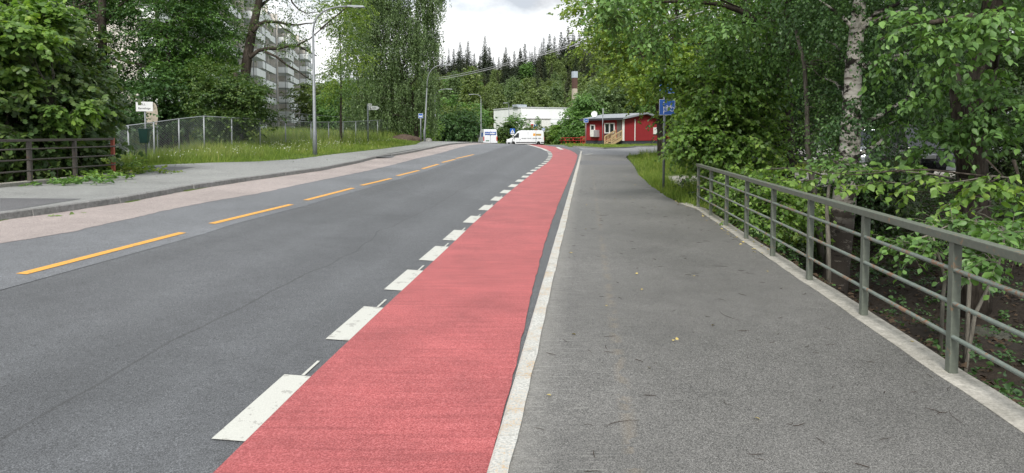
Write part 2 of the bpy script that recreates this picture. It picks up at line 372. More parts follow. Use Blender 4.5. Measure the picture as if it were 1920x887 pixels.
def curve(pts, fn=R, lo=None, hi=None, fit=0, upto=99):
    P = np.array([trace(a, b, fn) for a, b in pts]); P = P[np.argsort(P[:, 1])]
    if fit:
        k = P[:, 1] < upto; w = np.polyfit(np.log(P[k, 1]) if fit > 2 else P[k, 1], P[k, 0], fit)
        far = P[~k]; q = np.exp(np.linspace(np.log(P[k, 1][0]), np.log(P[k, 1][-1]), 24)); P = np.concatenate([np.column_stack([np.polyval(w, np.log(q) if fit > 2 else q), q]), far])
    x, y = P[:, 0], P[:, 1]
    def f(q):
        q = np.asarray(q, float); r = np.interp(q, y, x)
        sl = (x[min(3, len(x)-1)]-x[0])/(y[min(3, len(y)-1)]-y[0]) if lo is None else lo
        sh = (x[-1]-x[-3])/(y[-1]-y[-3]) if hi is None else hi
        r = np.where(q < y[0], x[0]+(q-y[0])*sl, r); return np.where(q > y[-1], x[-1]+(q-y[-1])*sh, r)
    f.y0, f.y1 = y[0], y[-1]; f.pts = P; return f
KB = curve([(0,414.3),(117,398),(234,380.6),(293,368.9),(381,352.7),(480,338),(605,320),(667,307.5),(705,297.5),(755,290),(805,280),(850,271.2)], hi=.12)
GP = curve([(0,456.8),(117,439),(234,412.8),(351,386.4),(480,364),(580,342.5),(680,322.5),(730,311),(780,297.5),(830,286),(880,272.5)], hi=.14)
YD = [((40,515),(342,437)),((397,420),(546,384)),((573,376),(662,353)),((678,348),(733,335)),((745,330),(785,320)),((792,317),(822,308)),((829,305),(853,299)),((855,297.5),(888,290))]
YL = curve([p for d in YD for p in d])
RL = curve([(402,887),(585,706),(727,571),(805,498),(855,451),(888,419),(934.2,378),(951.3,363.1),(966.2,350.9),(978.6,341.2),(987.8,333.8),(996.6,326.8),(1003.8,321.1),(1011.5,316.3),(1017,311.9),(1023.3,308),(1027.6,304),(1031,301),(1033.3,297.7),(1035,294.8),(1036,292),(1035.5,288.9),(1033.8,286),(1030.5,283.5),(1022,279.5),(1012,276.5),(1001,273.5)], hi=-.06)
RR = curve([(908,887),(930,788),(946,713),(964.8,650),(980,600),(999,537),(1030.7,424),(1046,380),(1051,368),(1064,337.5),(1073,315.6),(1081,298),(1083.3,291.6),(1078.6,287),(1068.8,281.7),(1051,277),(1030,274)], hi=-.1, fit=3, upto=42)
Z6 = lambda x, y: R(x, y) + .05
KL = curve([(912.5+(1086-912.5)*(887-y)/(887-293.7), y) for y in (887,800,720,640,570,510,460,420,390,365,345,330,318,308,300,293.7)], Z6, fit=2)
KR = curve([(951+(1089.5-951)*(887-y)/(887-293), y) for y in (887,800,720,640,570,510,460,420,390,365,345,330,318,308,300,293)], Z6, fit=2)
PR = curve([(1920,820),(1839,757),(1762,705),(1674.6,647),(1619.7,603),(1518,532),(1449,482),(1400,455),(1386.7,450),(1332.6,410),(1302,391),(1278.5,383),(1248,368),(1217.6,346),(1197,327.5),(1187,309),(1173.7,295)], Z6, hi=.2, fit=1, upto=15)
def S(x, y):
    k = KB(y); return np.where(x < k, R(k, y) + .12 + .02*np.minimum(k-x, 6), R(x, y))
SB = curve([(0,352),(57,347),(141,340),(213,332),(253,313),(300,309),(400,305),(480,303),(555,298.7),(630,288.7),(730,277.5),(780,271),(822,264.3)], S, lo=.03, hi=.12)
print('KB', KB.pts.round(1).tolist()); print('SB', SB.pts.round(1).tolist()); print('RL', RL.pts.round(1).tolist())
print('PR', PR.pts.round(1).tolist()); print('YL', YL.pts.round(1).tolist())
# chain-link fence: pixel x, pixel y of the top, distance
FH = 1.5
FENCE = [(100,249,28.5),(145,245,28.5),(192,241,29),(240,235.5,29.3),(288,229.5,30),(335,223,31),(382,218,32),(434,221,33.6),(487,223.5,35.7),(535,226.5,39),(583,229,43),(616,229,47),(643,228.5,50.5),(667,227.5,54.5),(690,226.5,58.5),(708,225.5,63),(726,225,67)]
FP = []
for px, py, d in FENCE:
    p = at(px, py, d); FP.append((p[0], p[1], p[2]-FH))
CTRL = np.array(FP + [(-20,24,.1),(-26,28,.1),(-20,34,.9),(-24,45,1.3),(-35,60,1.6),(-40,80,2.0),(-40,110,2.35),(-50,168,2.7),(-70,80,2.2),(-90,140,3.5),(-120,40,1.5),(-25,70,1.7),(-14,85,1.0),(-13,100,.5),(-24,110,1.4),(-20,145,1.2),(-60,220,5)])
def left_z(x, y):
    x = np.atleast_1d(x).astype(float); y = np.atleast_1d(y).astype(float); sh = x.shape; xf, yf = x.ravel(), y.ravel()
    out = np.empty(len(xf))
    for i in range(0, len(xf), 20000):
        d2 = (xf[i:i+20000, None]-CTRL[:, 0])**2 + (yf[i:i+20000, None]-CTRL[:, 1])**2 + 2.0
        w = d2**-1.6; out[i:i+20000] = (w*CTRL[:, 2]).sum(1)/w.sum(1)
    return out.reshape(sh)
SSN_P = np.array([trace(a, b) for a, b in [(1084,292.3),(1100,291.6),(1130,291),(1175,292.5),(1200,288.5),(1240,285),(1330,283)]])
SSF_P = np.array([trace(a, b) for a, b in [(1030,273.6),(1046,275.5),(1075,275.8),(1105,277.5),(1130,279.4),(1180,277.6),(1192,275.6),(1240,274.6),(1330,273.6)]])
print('SSN', SSN_P.round(1).tolist()); print('SSF', SSF_P.round(1).tolist())
SSN = lambda x: np.interp(x, SSN_P[:, 0], SSN_P[:, 1]); SSF = lambda x: np.interp(x, SSF_P[:, 0], SSF_P[:, 1])
def G(x, y):
    x = np.atleast_1d(np.asarray(x, float)); y = np.atleast_1d(np.asarray(y, float)); x, y = np.broadcast_arrays(x, y)
    kb, sb, pr = KB(y), SB(y), PR(np.minimum(y, 44.0))
    z = R(x, y) - .09
    rx = np.where(y < 44, pr, 11.5)
    # left
    t = sb - x; zs = S(sb, y); kk = sm(0, 5, t)
    zl = (zs-.02)*(1-kk) + left_z(x, y)*kk
    rav = sm(25, 19, y) * sm(.25, 1.6, t); zl = zl - 2.3*rav
    z = np.where((x < kb) & (x >= sb), S(x, y) - .09, z); z = np.where(x < sb, zl, z)
    # right
    t = x - rx
    zr = R(rx, y)*1.0 + .02*np.minimum(t, 3) + .0
    rv = sm(19, 12.5, y); zr = zr - rv*(1.15*sm(.2, 1.7, t) - .75*sm(2.5, 9, t) + .12*np.sin(x*2.1+y*1.3)*sm(.4, 1.5, t))
    side = (y > SSN(x)) & (y < SSF(x)) & (x > 3.5)
    zr = np.where(side, R(x, y) - .09, zr)
    z = np.where((x > rx) , zr, z); z = np.where(side, R(x, y)-.09, z)
    isl = (x > 5.0) & (y >= SSF(x)) & (y < 120); z = np.where(isl, R(x, y) + .07, z)
    # far
    hill = .17*np.clip(y-150, 0, 190) * sm(-75, -25, x) + 3*np.sin(x*.03)*sm(170, 240, y)
    return z + hill
def Gs(x, y): return float(G(x, y)[0])
def Gat(px, d, py=260):
    p = at(px, py, d); return np.array([p[0], d, Gs(p[0], d)])
# ---- the one ground sheet
def grade(a, b, fine, coarse, c0, c1):
    out = [a]
    while out[-1] < b:
        v = out[-1]; e = max(0, c0-v, v-c1); out.append(v + min(coarse, fine + e*.055))
    return np.array(out)
gx = grade(-420, 420, .4, 14, -16, 13); gy = grade(-40, 900, .4, 14, 0, 62)
XX, YY = np.meshgrid(gx, gy); ZZ = G(XX, YY)
V = np.stack([XX, YY, ZZ], -1).reshape(-1, 3); nx = len(gx)
ii = (np.arange(len(gy)-1)[:, None]*nx + np.arange(nx-1)[None]).ravel(); Q = np.stack([ii, ii+1, ii+nx+1, ii+nx], 1)
me = fastmesh('ground', V, Q, M['ground']); me.materials.append(M['litter'])
c = V[Q].mean(1); prc = PR(np.minimum(c[:, 1], 44.0)); sbc = SB(c[:, 1])
lit = ((c[:, 0] > prc+.05) & (c[:, 1] < 16.5 + .8*np.sin(c[:, 0]*1.7))) | ((c[:, 0] > prc+6) & (c[:, 1] < 60) & (c[:, 1] > 15)) | ((c[:, 0] < sbc-.2) & (c[:, 1] < 22)) | ((c[:,0] > 20) & (c[:,1] < 70))
me.polygons.foreach_set('material_index', lit.astype(np.int32)); me.polygons.foreach_set('use_smooth', np.ones(len(Q), bool))
tag(link('ground', me), kind='structure')

# ---- ribbons along the road
def ys_between(a, b):
    out = [a]
    while out[-1] < b: out.append(min(b, out[-1] + max(.22, abs(out[-1])*.012)))
    return np.array(out)
def ribbon(name, fl, fr, y0, y1, mat, dz, fn=R, n=4, parent=None, kind='structure', jl=0, jr=0, uoff=None):
    ys = ys_between(y0, y1) if not (jl or jr) else np.arange(y0, min(y1, 30), .06)
    if (jl or jr) and y1 > 30: ys = np.concatenate([ys, ys_between(30, y1)])
    xl, xr = fl(ys), fr(ys)
    if jl: xl = xl + jl*np.interp(ys, np.arange(-10, 200, .11), np.clip(rng.normal(0, 1, 1910), -1.2, 1.2))
    if jr: xr = xr + jr*np.interp(ys, np.arange(-10, 200, .17), np.clip(rng.normal(0, 1, 1236), -1.4, 1.4))
    t = np.linspace(0, 1, n+1); X = xl[:, None]*(1-t) + xr[:, None]*t; Y = np.repeat(ys[:, None], n+1, 1)
    Zz = fn(X, Y) + dz; V = np.stack([X, Y, Zz], -1).reshape(-1, 3)
    ii = (np.arange(len(ys)-1)[:, None]*(n+1) + np.arange(n)[None]).ravel(); Q = np.stack([ii, ii+1, ii+n+2, ii+n+1], 1)
    me = fastmesh(name, V, Q, mat); uv = me.uv_layers.new(name='UVMap')
    U = (X - (xl if uoff is None else uoff(ys))[:, None]).ravel() if uoff is not None else (X-xl[:, None]).ravel()
    W = Y.ravel(); uv.data.foreach_set('uv', np.stack([U[Q.ravel()], W[Q.ravel()]], 1).astype(np.float32).ravel())
    me.polygons.foreach_set('use_smooth', np.ones(len(Q), bool))
    o = link(name, me, parent)
    if parent is None: tag(o, kind=kind)
    return o
edge = lambda y: YL(np.minimum(y, 52)) + .33 + np.maximum(0, np.asarray(y)-52)*.1
Rs = lambda x, y: R(x, y)
road = ribbon('road', lambda y: edge(y)-.2, lambda y: KL(np.minimum(y, 50.5))+.05, -6, 53, M['road'], 0.0, n=12, uoff=edge)
ribbon('road_crest', lambda y: edge(y)-.2, lambda y: RR(y)+2.0, 52.9, 128, M['road'], -.004, n=14)
ribbon('worn_road_lane', lambda y: GP(y)-.25, edge, -6, 128, M['old_road'], .004, n=4)
ribbon('gutter_strip', KB, GP, -6, 128, M['gutter'], .008, n=3, jr=.02)
ribbon('bike_lane', RL, lambda y: RR(y)+.03*(np.asarray(y) < 42), -6, 97, M['red'], .008, n=6, jr=.006)
foot = ribbon('footpath', KR, PR, -6, SSN(8.)-.2, M['path'], .05, n=10, jr=.02)
walk = ribbon('pavement', SB, lambda y: KB(y)-.11, -6, 118, M['walk'], .0, fn=S, n=4, jl=.04)
# darker asphalt patches laid in the footpath's far end and the pavement
ribbon('patch_strip', lambda y: KR(y)+.02, lambda y: PR(y)-.02, 33.2, 37.6, M['patch'], .054, n=3)
for i, pts in enumerate([[(0,372),(153,373),(0,398)], [(262,312),(365,313.5),(318,322),(300,325),(270,320)], [(690,294),(712,286),(742,290),(738,296)], [(630,289.2),(720,279),(790,270),(800,276),(700,293),(690,292)]]):
    P = np.array([trace(a, b, S) for a, b in pts]); Z = S(P[:, 0], P[:, 1]) + .005
    mb = MB(); mb.add(np.column_stack([P, Z]), [tuple(range(len(P)))])
    tag(mb.build('pavement_patch', M['patch'] if i != 3 else M['walk']), kind='structure')
# side street as one sheet between its two edges
xs = np.linspace(SSN_P[0][0]-1.2, 60, 60); a, b = SSN(xs)-.6, SSF(xs); n = 6; t = np.linspace(0, 1, n+1)
X = np.repeat(xs[:, None], n+1, 1); Y = a[:, None]*(1-t) + b[:, None]*t
V = np.stack([X, Y, R(X, Y) + .012*sm(5.3, 6.5, X) + .0], -1).reshape(-1, 3); V[:, 2] -= .02*(1-sm(5.0, 5.6, V[:, 0]))
ii = (np.arange(len(xs)-1)[:, None]*(n+1) + np.arange(n)[None]).ravel()
tag(link('side_street', fastmesh('side_street', V, np.stack([ii, ii+1, ii+n+2, ii+n+1], 1), M['street'])), kind='structure')
def line(name, pts, w, mat, dz, parent):   # painted line along traced ground points
    P = np.array(pts); T = np.gradient(P, axis=0); T /= np.linalg.norm(T, axis=1)[:, None]; N = np.stack([T[:, 1], -T[:, 0]], 1)*w/2
    V = []
    for p, q in zip(P, N):
        for s_ in (1, -1): e = p + q*s_; V.append((e[0], e[1], float(R(e[0], e[1])) + dz))
    mb = MB(); mb.add(V, [(2*i, 2*i+1, 2*i+3, 2*i+2) for i in range(len(P)-1)]); return mb.build(name, mat, parent)
# white dashes beside the red lane (1 m of paint, 1 m of gap) with the setting-out mark of each
d0 = trace(402+55, 829)[1] + .0
ystarts = [3.745 + 2.0*k for k in range(24)]
DW = .19
def dash(y0, y1, fx, w, mat, name, n=5, dz=.009, side=-1):
    ys = np.linspace(y0, y1, n); P = [(fx(y) + side*w/2, y) for y in ys]; return line(name, P, w, mat, dz, road)
YB = [(828,706),(630,571),(531.5,498),(473,451),(433,419)]
for k in range(24):
    if k < len(YB): y0, y1 = trace(430, YB[k][0])[1], trace(560, YB[k][1])[1]; last = y0
    else:
        y0 = last + 2.03; last = y0; y1 = y0 + 1.0
    dash(y0, y1, lambda y: float(RL(y)), DW*(1+.02*k), M['white_line'], 'white_dash')
    if k < 8: dash(y1+.005, y1+.30, lambda y: float(RL(y))-.05, .022, M['white_line'], 'setting_out_mark', 2, .0095)
dash(last+2.0, 97, lambda y: float(RL(y)), .3, M['white_line'], 'white_edge_line', 40)
for (p, q) in YD:
    y0, y1 = trace(*p)[1], trace(*q)[1]
    dash(y0, y1, lambda y: float(YL(y)), .12*(1+.006*(y0)), M['yellow_line'], 'yellow_dash', 6, .009, 0)
line('white_edge_line', [trace(a, b) for a, b in [(1054,281),(1048,278),(1045,276.2)]], .3, M['white_line'], .02, road)
line('white_edge_line', [trace(a, b) for a, b in [(1112,277.5),(1100,275.8),(1094,274.8)]][::-1], .3, M['white_line'], .02, road)
line('white_edge_line', [trace(a, b) for a, b in [(1097,290.6),(1106,289.6),(1112,289.2)]], .22, M['white_line'], .03, road)
# white painted kerb stones with open joints, footpath side
mb = MB(); y = -2.0; yend = 49.0; stops = [-2.35, -.95, .0, 1.15, 2.3, 3.56, trace(968,707,Z6)[1], 6.35, trace(1018,511,Z6)[1]]
k = 0
while y < yend:
    y1 = stops[k+1] if k+1 < len(stops) else y + 1.35
    if k == 0: y = stops[0]
    yy = np.linspace(y+.005, y1-.005, 5); V = []
    for q in yy:
        xl, xr = float(KL(q)) + rng.normal(0, .0012), float(KR(q)) + .012 + rng.normal(0, .0035)
        zt = float(R(xl, q)) + .062
        V += [(xl-.012, q, zt-.2), (xl, q, zt-.012), (xl+.016, q, zt), (xr, q, zt), (xr, q, zt-.2)]
    Fq = [(i*5+j, i*5+j+1, i*5+j+6, i*5+j+5) for i in range(4) for j in range(4)] + [(0,1,2,3,4), (24,23,22,21,20)]
    mb.add(V, Fq); y = y1; k += 1
tag(mb.build('white_kerb', M['kerb_paint']), kind='structure')
# granite kerb, pavement side
mb = MB(); y = -4.0
while y < 112:
    L = 1.0 if y < 40 else 3.0; yy = np.linspace(y+.006, y+L-.006, 3); V = []; j = rng.normal(0, .012)
    for q in yy:
        x = float(KB(q)) + j; zb = float(R(x, q)); zt = float(S(x-.2, q)) + .006
        V += [(x+.012, q, zb-.1), (x+.012, q, zb), (x-.005, q, zt-.02), (x-.03, q, zt), (x-.13, q, zt), (x-.13, q, zt-.15)]
    mb.add(V, [(i*6+m, i*6+m+6, i*6+m+7, i*6+m+1) for i in range(2) for m in range(5)] + [(0,1,2,3,4,5), (17,16,15,14,13,12)]); y += L
tag(mb.build('granite_kerb', M['granite']), kind='structure')
# concrete edge beam under the right railing
mb = MB(); yy = np.arange(-3, 15.6, .3); V = []
for q in yy:
    x = float(PR(q)) - .01 + rng.normal(0, .003); z = float(R(x, q)) + .056 + rng.normal(0, .002)
    V += [(x, q, z-.25), (x, q, z), (x+.21, q, z+.004), (x+.21, q, z-.42)]
mb.add(V, [(i*4+m, i*4+m+1, i*4+m+5, i*4+m+4) for i in range(len(yy)-1) for m in range(3)])
tag(mb.build('concrete_edge_kerb', M['concrete']), kind='structure')
# kerb of the house's lawn
P = SSF_P[2:]; mb = MB()
for i in range(len(P)-1):
    a_, b_ = P[i], P[i+1]; mb.bar((a_[0], a_[1], float(R(*a_))+.03), (b_[0], b_[1], float(R(*b_))+.03), .16, .16)
tag(mb.build('lawn_kerb', M['granite']), kind='structure')
# gravel lot beyond the bridge
P = [trace(a, b, lambda x, y: G(x, y)) for a, b in [(1192,316),(1205,331),(1225,338),(1240,345),(1300,360),(1420,372),(1500,365),(1560,352),(1300,330),(1255,325),(1225,322)]]
xs = np.linspace(5.2, 34, 60); ys = np.linspace(20, 34, 36); X, Y = np.meshgrid(xs, ys)
w0 = 20.2 + .5*np.sin(X*1.1); w1 = np.where(X < 9, 24.6 + .35*np.sin(X*2.3), 24.6 + (X-9)*1.1); w1 = np.minimum(w1, 40)
t_ = (Y-20)/14; Y = w0 + (w1-w0)*t_
V = np.stack([X, Y, G(X, Y) + .03], -1).reshape(-1, 3); ii = (np.arange(35)[:, None]*60 + np.arange(59)[None]).ravel()
tag(link('gravel_parking_ground', fastmesh('gravel_parking_ground', V, np.stack([ii, ii+1, ii+61, ii+60], 1), M['gravel'])), kind='structure')
# ------------------------------------------------------------------ railings and fence
def railing_right():
    ys = [1.64 + 1.45*k for k in range(10)]; p0 = (float(PR(ys[2]))+.13, ys[2])
    root = empty('bridge_railing', (p0[0], p0[1], Z6(*p0)), 0, 'faded green steel railing with three pipes along the footpath edge beside the woods', 'railing')
    o = np.array([p0[0], p0[1], float(Z6(*p0))])
    X = np.array([3.02 + .105*(y-4.54) for y in ys]); PT = np.column_stack([X, ys, [float(Z6(x, y)) + .012 for x, y in zip(X, ys)]]) - o
    ang = -atan(.105)
    for p in PT:
        m = MB(); m.box(p + [0,0,.445], (.058, .062, .92), ang)
        m.build('post', M['rail_green'], root, bevel=.004)
    for h in (.245, .475, .705):
        MB().tube(PT + [-.012, 0, h], .016, 10).build('pipe_rail', M['rail_pipe'], root, smooth=True)
    m = MB(); P = PT + [0,0,.92]; ex0 = P[0] - (P[1]-P[0])*.6; ex1 = P[-1] + (P[-1]-P[-2])*.1
    m.bar(ex0, P[4], .078, .058); m.bar(P[4], ex1, .077, .057)
    m.build('top_rail', M['rail_green'], root, bevel=.005)
railing_right()
def railing_left():
    base = [trace(213,329,S), trace(141,336,S), trace(57,344,S)]
    d = base[0]-base[2]; st = d/2; base = [base[0], base[0]-st, base[0]-2*st, base[0]-3*st, base[0]-4*st, base[0]-5*st]
    z0 = float(S(*base[0])); root = empty('bridge_railing', (*base[0], z0), 0, 'rusty low railing with a red end post on the pavement by the bushes', 'railing')
    PT = np.array([(b[0]-base[0][0], b[1]-base[0][1], float(S(b[0], b[1]))-z0) for b in base])
    for i, p in enumerate(PT):
        m = MB(); m.box(p+[0,0,.51], (.085,.085,1.04), .1)
        q = m.build('post', M['rail_red'] if i == 0 else M['rail_rust'], root, bevel=.006)
        if i == 0: q['label'] = 'red rust primed end post'
    for h in (.30, .555, .80):
        MB().tube(PT+[.05,0,h], .02, 8).build('pipe_rail', M['rail_rust'], root, smooth=True)
    MB().bar(PT[0]+[0,.0,1.0], PT[-1]+[0,0,1.0], .10, .06).build('top_rail', M['rail_rust'], root, bevel=.006)
    m = MB(); 
    for i in range(len(PT)-1): m.bar(PT[i]+[0,.15 if i == 0 else 0,-.02], PT[i+1]+[0,0,-.02], .32, .16)
    tag(m.build('concrete_footing', M['concrete'], None, loc=(*base[0], z0)), kind='structure')
railing_left()
def chain_fence():
    o = np.array(FP[6]); root = empty('chain_link_fence', o, 0, 'galvanised chain-link fence on the grass bank along the left pavement', 'fence')
    PT = np.array(FP) - o
    for p in PT:
        m = MB(); m.tube([p+[0,0,-.4], p+[0,0,FH]], .036, 8); m.build('post', M['fence_galv'], root, smooth=True)
    MB().tube(PT+[0,0,FH], .026, 6).build('top_rail', M['fence_galv'], root, smooth=True)
    m = MB(); w = .004
    for i in range(len(PT)-1):
        a, b = PT[i], PT[i+1]; L = np.linalg.norm(b-a); n = int(L/.11); N = np.array([-(b-a)[1], (b-a)[0], 0]); N /= np.linalg.norm(N)
        hh = FH/L
        for s_ in (1, -1):
            for k in range(-int(FH/L*n)-1, n+1):
                t0, t1 = k/n, k/n + hh; u0, u1 = 0.0, 1.0
                if t0 < 0: u0 = -t0/hh; t0 = 0
                if t1 > 1: u1 = 1-(t1-1)/hh; t1 = 1
                if u1 <= u0: continue
                if s_ < 0: u0, u1 = 1-u0, 1-u1
                p = a+(b-a)*t0+[0,0,.05+u0*(FH-.08)]; q = a+(b-a)*t1+[0,0,.05+u1*(FH-.08)]; dz = np.array([0,0,w*1.4])
                m.add([p-dz+N*.003*s_, q-dz+N*.003*s_, q+dz+N*.003*s_, p+dz+N*.003*s_], [(0,1,2,3)])
    m.build('wire_mesh', M['fence_galv'], root)
chain_fence()
# ------------------------------------------------------------------ lamps, poles, signs
def ground_pt(px, d, zoff=0): 
    p = at(px, 250, d); return np.array([p[0], d, Gs(p[0], d)+zoff])
def street_lamp(pxb, d, pytop, pxhead, pyhead, label, group='street lamps along the road', lean=0.0, r=.085):
    b = ground_pt(pxb, d); top = at(pxb, pytop, d)[2] - b[2]; hd = at(pxhead, pyhead, d) - b
    root = empty('street_lamp', b, 0, label, 'street lamp', group)
    MB().tube([(0,0,-.3),(0,0,1.2),(lean*.2,0,1.25),(lean,0,top)], [r*1.25, r*1.25, r, r*.62], 10).build('pole', M['galv'], root, smooth=True)
    A = np.array([lean,0,top]); C = np.array([lean, 0, hd[2]+.05]); B = np.array([hd[0], 0, hd[2]])
    T = [(1-t)**2*A + 2*t*(1-t)*C + t*t*B for t in np.linspace(0, 1, 10)]
    MB().tube(T, r*.5, 8).build('arm', M['galv'], root, smooth=True)
    s_ = 1 if hd[0] > 0 else -1
    m = MB(); m.add([(B[0]-.1*s_, -.07, B[2]-.03), (B[0]+.75*s_, -.14, B[2]-.07), (B[0]+.75*s_, .14, B[2]-.07), (B[0]-.1*s_, .07, B[2]-.03),
                     (B[0]-.1*s_, -.05, B[2]+.07), (B[0]+.7*s_, -.10, B[2]+.03), (B[0]+.7*s_, .10, B[2]+.03), (B[0]-.1*s_, .05, B[2]+.07)],
                    [(0,3,2,1),(4,5,6,7),(0,1,5,4),(1,2,6,5),(2,3,7,6),(3,0,4,7)])
    h = m.build('lamp_head', M['galv_dark'], root, bevel=.02)
    MB().box((B[0]+.4*s_, 0, B[2]-.062), (.4,.16,.015)).build('lens', M['lamp_clear'], h)
    return root
street_lamp(590, 33, 62, 655, 12, 'tall grey curved street lamp standing in the grass in front of the chain-link fence')
street_lamp(796, 63, 165, 832, 122, 'slightly leaning street lamp right beside the blue bus stop sign', lean=.25)
street_lamp(816, 92, 186, 838, 167, 'slim curved street lamp against the big round bush beyond the birch')
street_lamp(902, 103, 186, 888, 177, 'street lamp with its arm to the left behind the blue lettered van')
street_lamp(954, 118, 196, 951, 193, 'thin street lamp in front of the white hall wall', r=.06)
def blank_post(root, h, r=.035, mat='galv'): return MB().tube([(0,0,-.3),(0,0,h)], r, 10).build('post', M[mat], root, smooth=True)
def panel(root, w, h, zc, mat, xoff=0.0, name='sign_panel', poly=None, yo=-.045):
    m = MB()
    if poly: m.prism([(x+xoff, z+zc) for x, z in poly], yo-.006, yo+.006)
    else: m.box((xoff, yo, zc), (w, .012, h))
    return m.build(name, M[mat], root, bevel=.003)
def flat(polys, y, name, mat, parent, th=.003):
    m = MB()
    for p in polys: m.prism(p, y-th, y)
    return m.build(name, M[mat], parent)
def ring(cx, cz, r0, r1, n=20):
    return [[(cx+r0*cos(a), cz+r0*sin(a)), (cx+r1*cos(a), cz+r1*sin(a)), (cx+r1*cos(b), cz+r1*sin(b)), (cx+r0*cos(b), cz+r0*sin(b))] for a, b in ((2*pi*i/n, 2*pi*(i+1)/n) for i in range(n))]
def stroke(p, q, w):
    if p == q: q = (q[0]+1e-4, q[1])
    dx, dz = q[0]-p[0], q[1]-p[1]; L = hypot(dx, dz); nx_, nz_ = -dz/L*w/2, dx/L*w/2
    return [(p[0]+nx_, p[1]+nz_), (p[0]-nx_, p[1]-nz_), (q[0]-nx_, q[1]-nz_), (q[0]+nx_, q[1]+nz_)]
def bicycle(cx, cz, s):
    f = lambda x, z: (cx+x*s, cz+z*s); P = ring(*f(-.55,0), .33*s, .40*s) + ring(*f(.55,0), .33*s, .40*s)
    for a, b in (((-.55,0),(-.28,.5)),((-.28,.5),(.3,.5)),((.3,.5),(-.05,0)),((-.05,0),(-.32,.62)),((-.55,0),(-.05,0)),((.55,0),(.25,.66)),((-.45,.64),(-.2,.64)),((.25,.66),(.45,.62))):
        P.append(stroke(f(*a), f(*b), .065*s))
    return P
def rect(x0, z0, x1, z1): return [(x0,z0),(x1,z0),(x1,z1),(x0,z1)]
def border(w, h, zc, b=.016, x=0.0):
    return [rect(x-w/2, zc-h/2, x+w/2, zc-h/2+b), rect(x-w/2, zc+h/2-b, x+w/2, zc+h/2), rect(x-w/2, zc-h/2+b, x-w/2+b, zc+h/2-b), rect(x+w/2-b, zc-h/2+b, x+w/2, zc+h/2-b)]
# cycle-lane sign on the right
b = trace(1244, 357, lambda x, y: G(x, y)); b = np.array([b[0], b[1], Gs(*b)])
root = empty('cycle_lane_sign', b, radians(-27), 'blue cycle lane sign with white bicycle on a grey post half hidden in leaves', 'road sign')
blank_post(root, 3.75, .034, 'galv_dark')
zc = at(1254, 201, b[1])[2] - b[2]
pn = panel(root, .46, .46, zc, 'sign_blue', .09); flat(border(.46,.46,zc,.008,.09), -.052, 'white_border', 'sign_white', pn)
flat(bicycle(.14, zc-.06, .165), -.052, 'bicycle_symbol', 'sign_white', pn)
for k in range(3): flat([rect(-.015, zc-.19+.13*k, .005, zc-.11+.13*k)], -.052, 'lane_dash_symbol', 'sign_white', pn)
pn = panel(root, .46, .46, zc+.62, 'sign_blue', .09); flat(border(.46,.46,zc+.62,.008,.09), -.052, 'white_border', 'sign_white', pn)
# kindergarten sign and litter bin on its post
d = 25.5; b = ground_pt(273, d); top = at(268, 191, d)[2]-b[2]
root = empty('name_sign', b, radians(8), 'white kindergarten name board with two black lines on a post in the grass', 'sign')
blank_post(root, top-.02, .03)
pn = panel(root, .60, .36, top-.18, 'sign_white'); text('lettering', 'LØLL', .115, (-.22, -.053, top-.13), pn, M['sign_black']); text('lettering', 'Barnehage', .105, (-.22, -.053, top-.28), pn, M['sign_black'])
root = empty('litter_bin', b + [0,0,at(268,268,d)[2]-b[2]], radians(8), 'dark green plastic litter bin hung on the kindergarten sign post', 'litter bin')
zz = at(268, 243, d)[2] - at(268, 268, d)[2]
m = MB(); m.box((0,-.13,zz/2), (.26,.22,zz), taper=1.3); m.build('bin_body', M['bin_green'], root, bevel=.02)
MB().box((0,-.13,zz+.015), (.36,.31,.04)).build('rim', M['bin_green'], root, bevel=.01)
# white backed board behind the fence
b = ground_pt(287, 34.5); root = empty('notice_board', b, radians(-10), 'pale rounded board standing among the trunks behind the fence', 'board')
za = at(287, 216, 34.5)[2]-b[2]
pl = [(.62*cos(a)*abs(cos(a))**-.35*.55 if abs(cos(a)) > .01 else 0, .66*sin(a)) for a in np.linspace(0, 2*pi, 24, endpoint=False)]
panel(root, 1, 1, za, 'beige', 0, 'board_panel', pl)
for s_ in (-.25, .25): MB().tube([(s_,0,-.2),(s_,0,za-.3)], .03, 6).build('leg', M['galv_dark'], root)
# arrow sign
d = 50; b = ground_pt(690, d); top = at(690, 195, d)[2]-b[2]
root = empty('arrow_sign', b, 0, 'white pointed arrow sign with small plate above on a grey post by the fence end', 'road sign')
blank_post(root, top, .05, 'galv_dark')
pn = panel(root, 1, 1, top-.30, 'sign_white', 0, 'arrow_panel', [(.08,-.14),(.72,-.14),(.90,0),(.72,.14),(.08,.14)], -.06)
flat([[(.17,-.1),(.17,.1),(.21,.1),(.21,-.04),(.30,-.04),(.30,-.1)], ], -.067, 'black_symbol', 'sign_black', pn)
flat([rect(.38,-.05+top*0,.42,.05), rect(.45,-.04,.50,.03), rect(.53,-.04,.57,.05), rect(.60,-.04,.64,.03)], -.067, 'grey_lettering', 'print_grey', pn)
for c_ in children(pn): c_.location.z = top-.30
pn = panel(root, .28, .16, top-.06, 'sign_white', .17, 'number_plate', None, -.06); flat([rect(.08, top-.09, .13, top-.03), rect(.15, top-.09, .20, top-.03), rect(.22, top-.09, .26, top-.03)], -.067, 'grey_lettering', 'print_grey', pn)
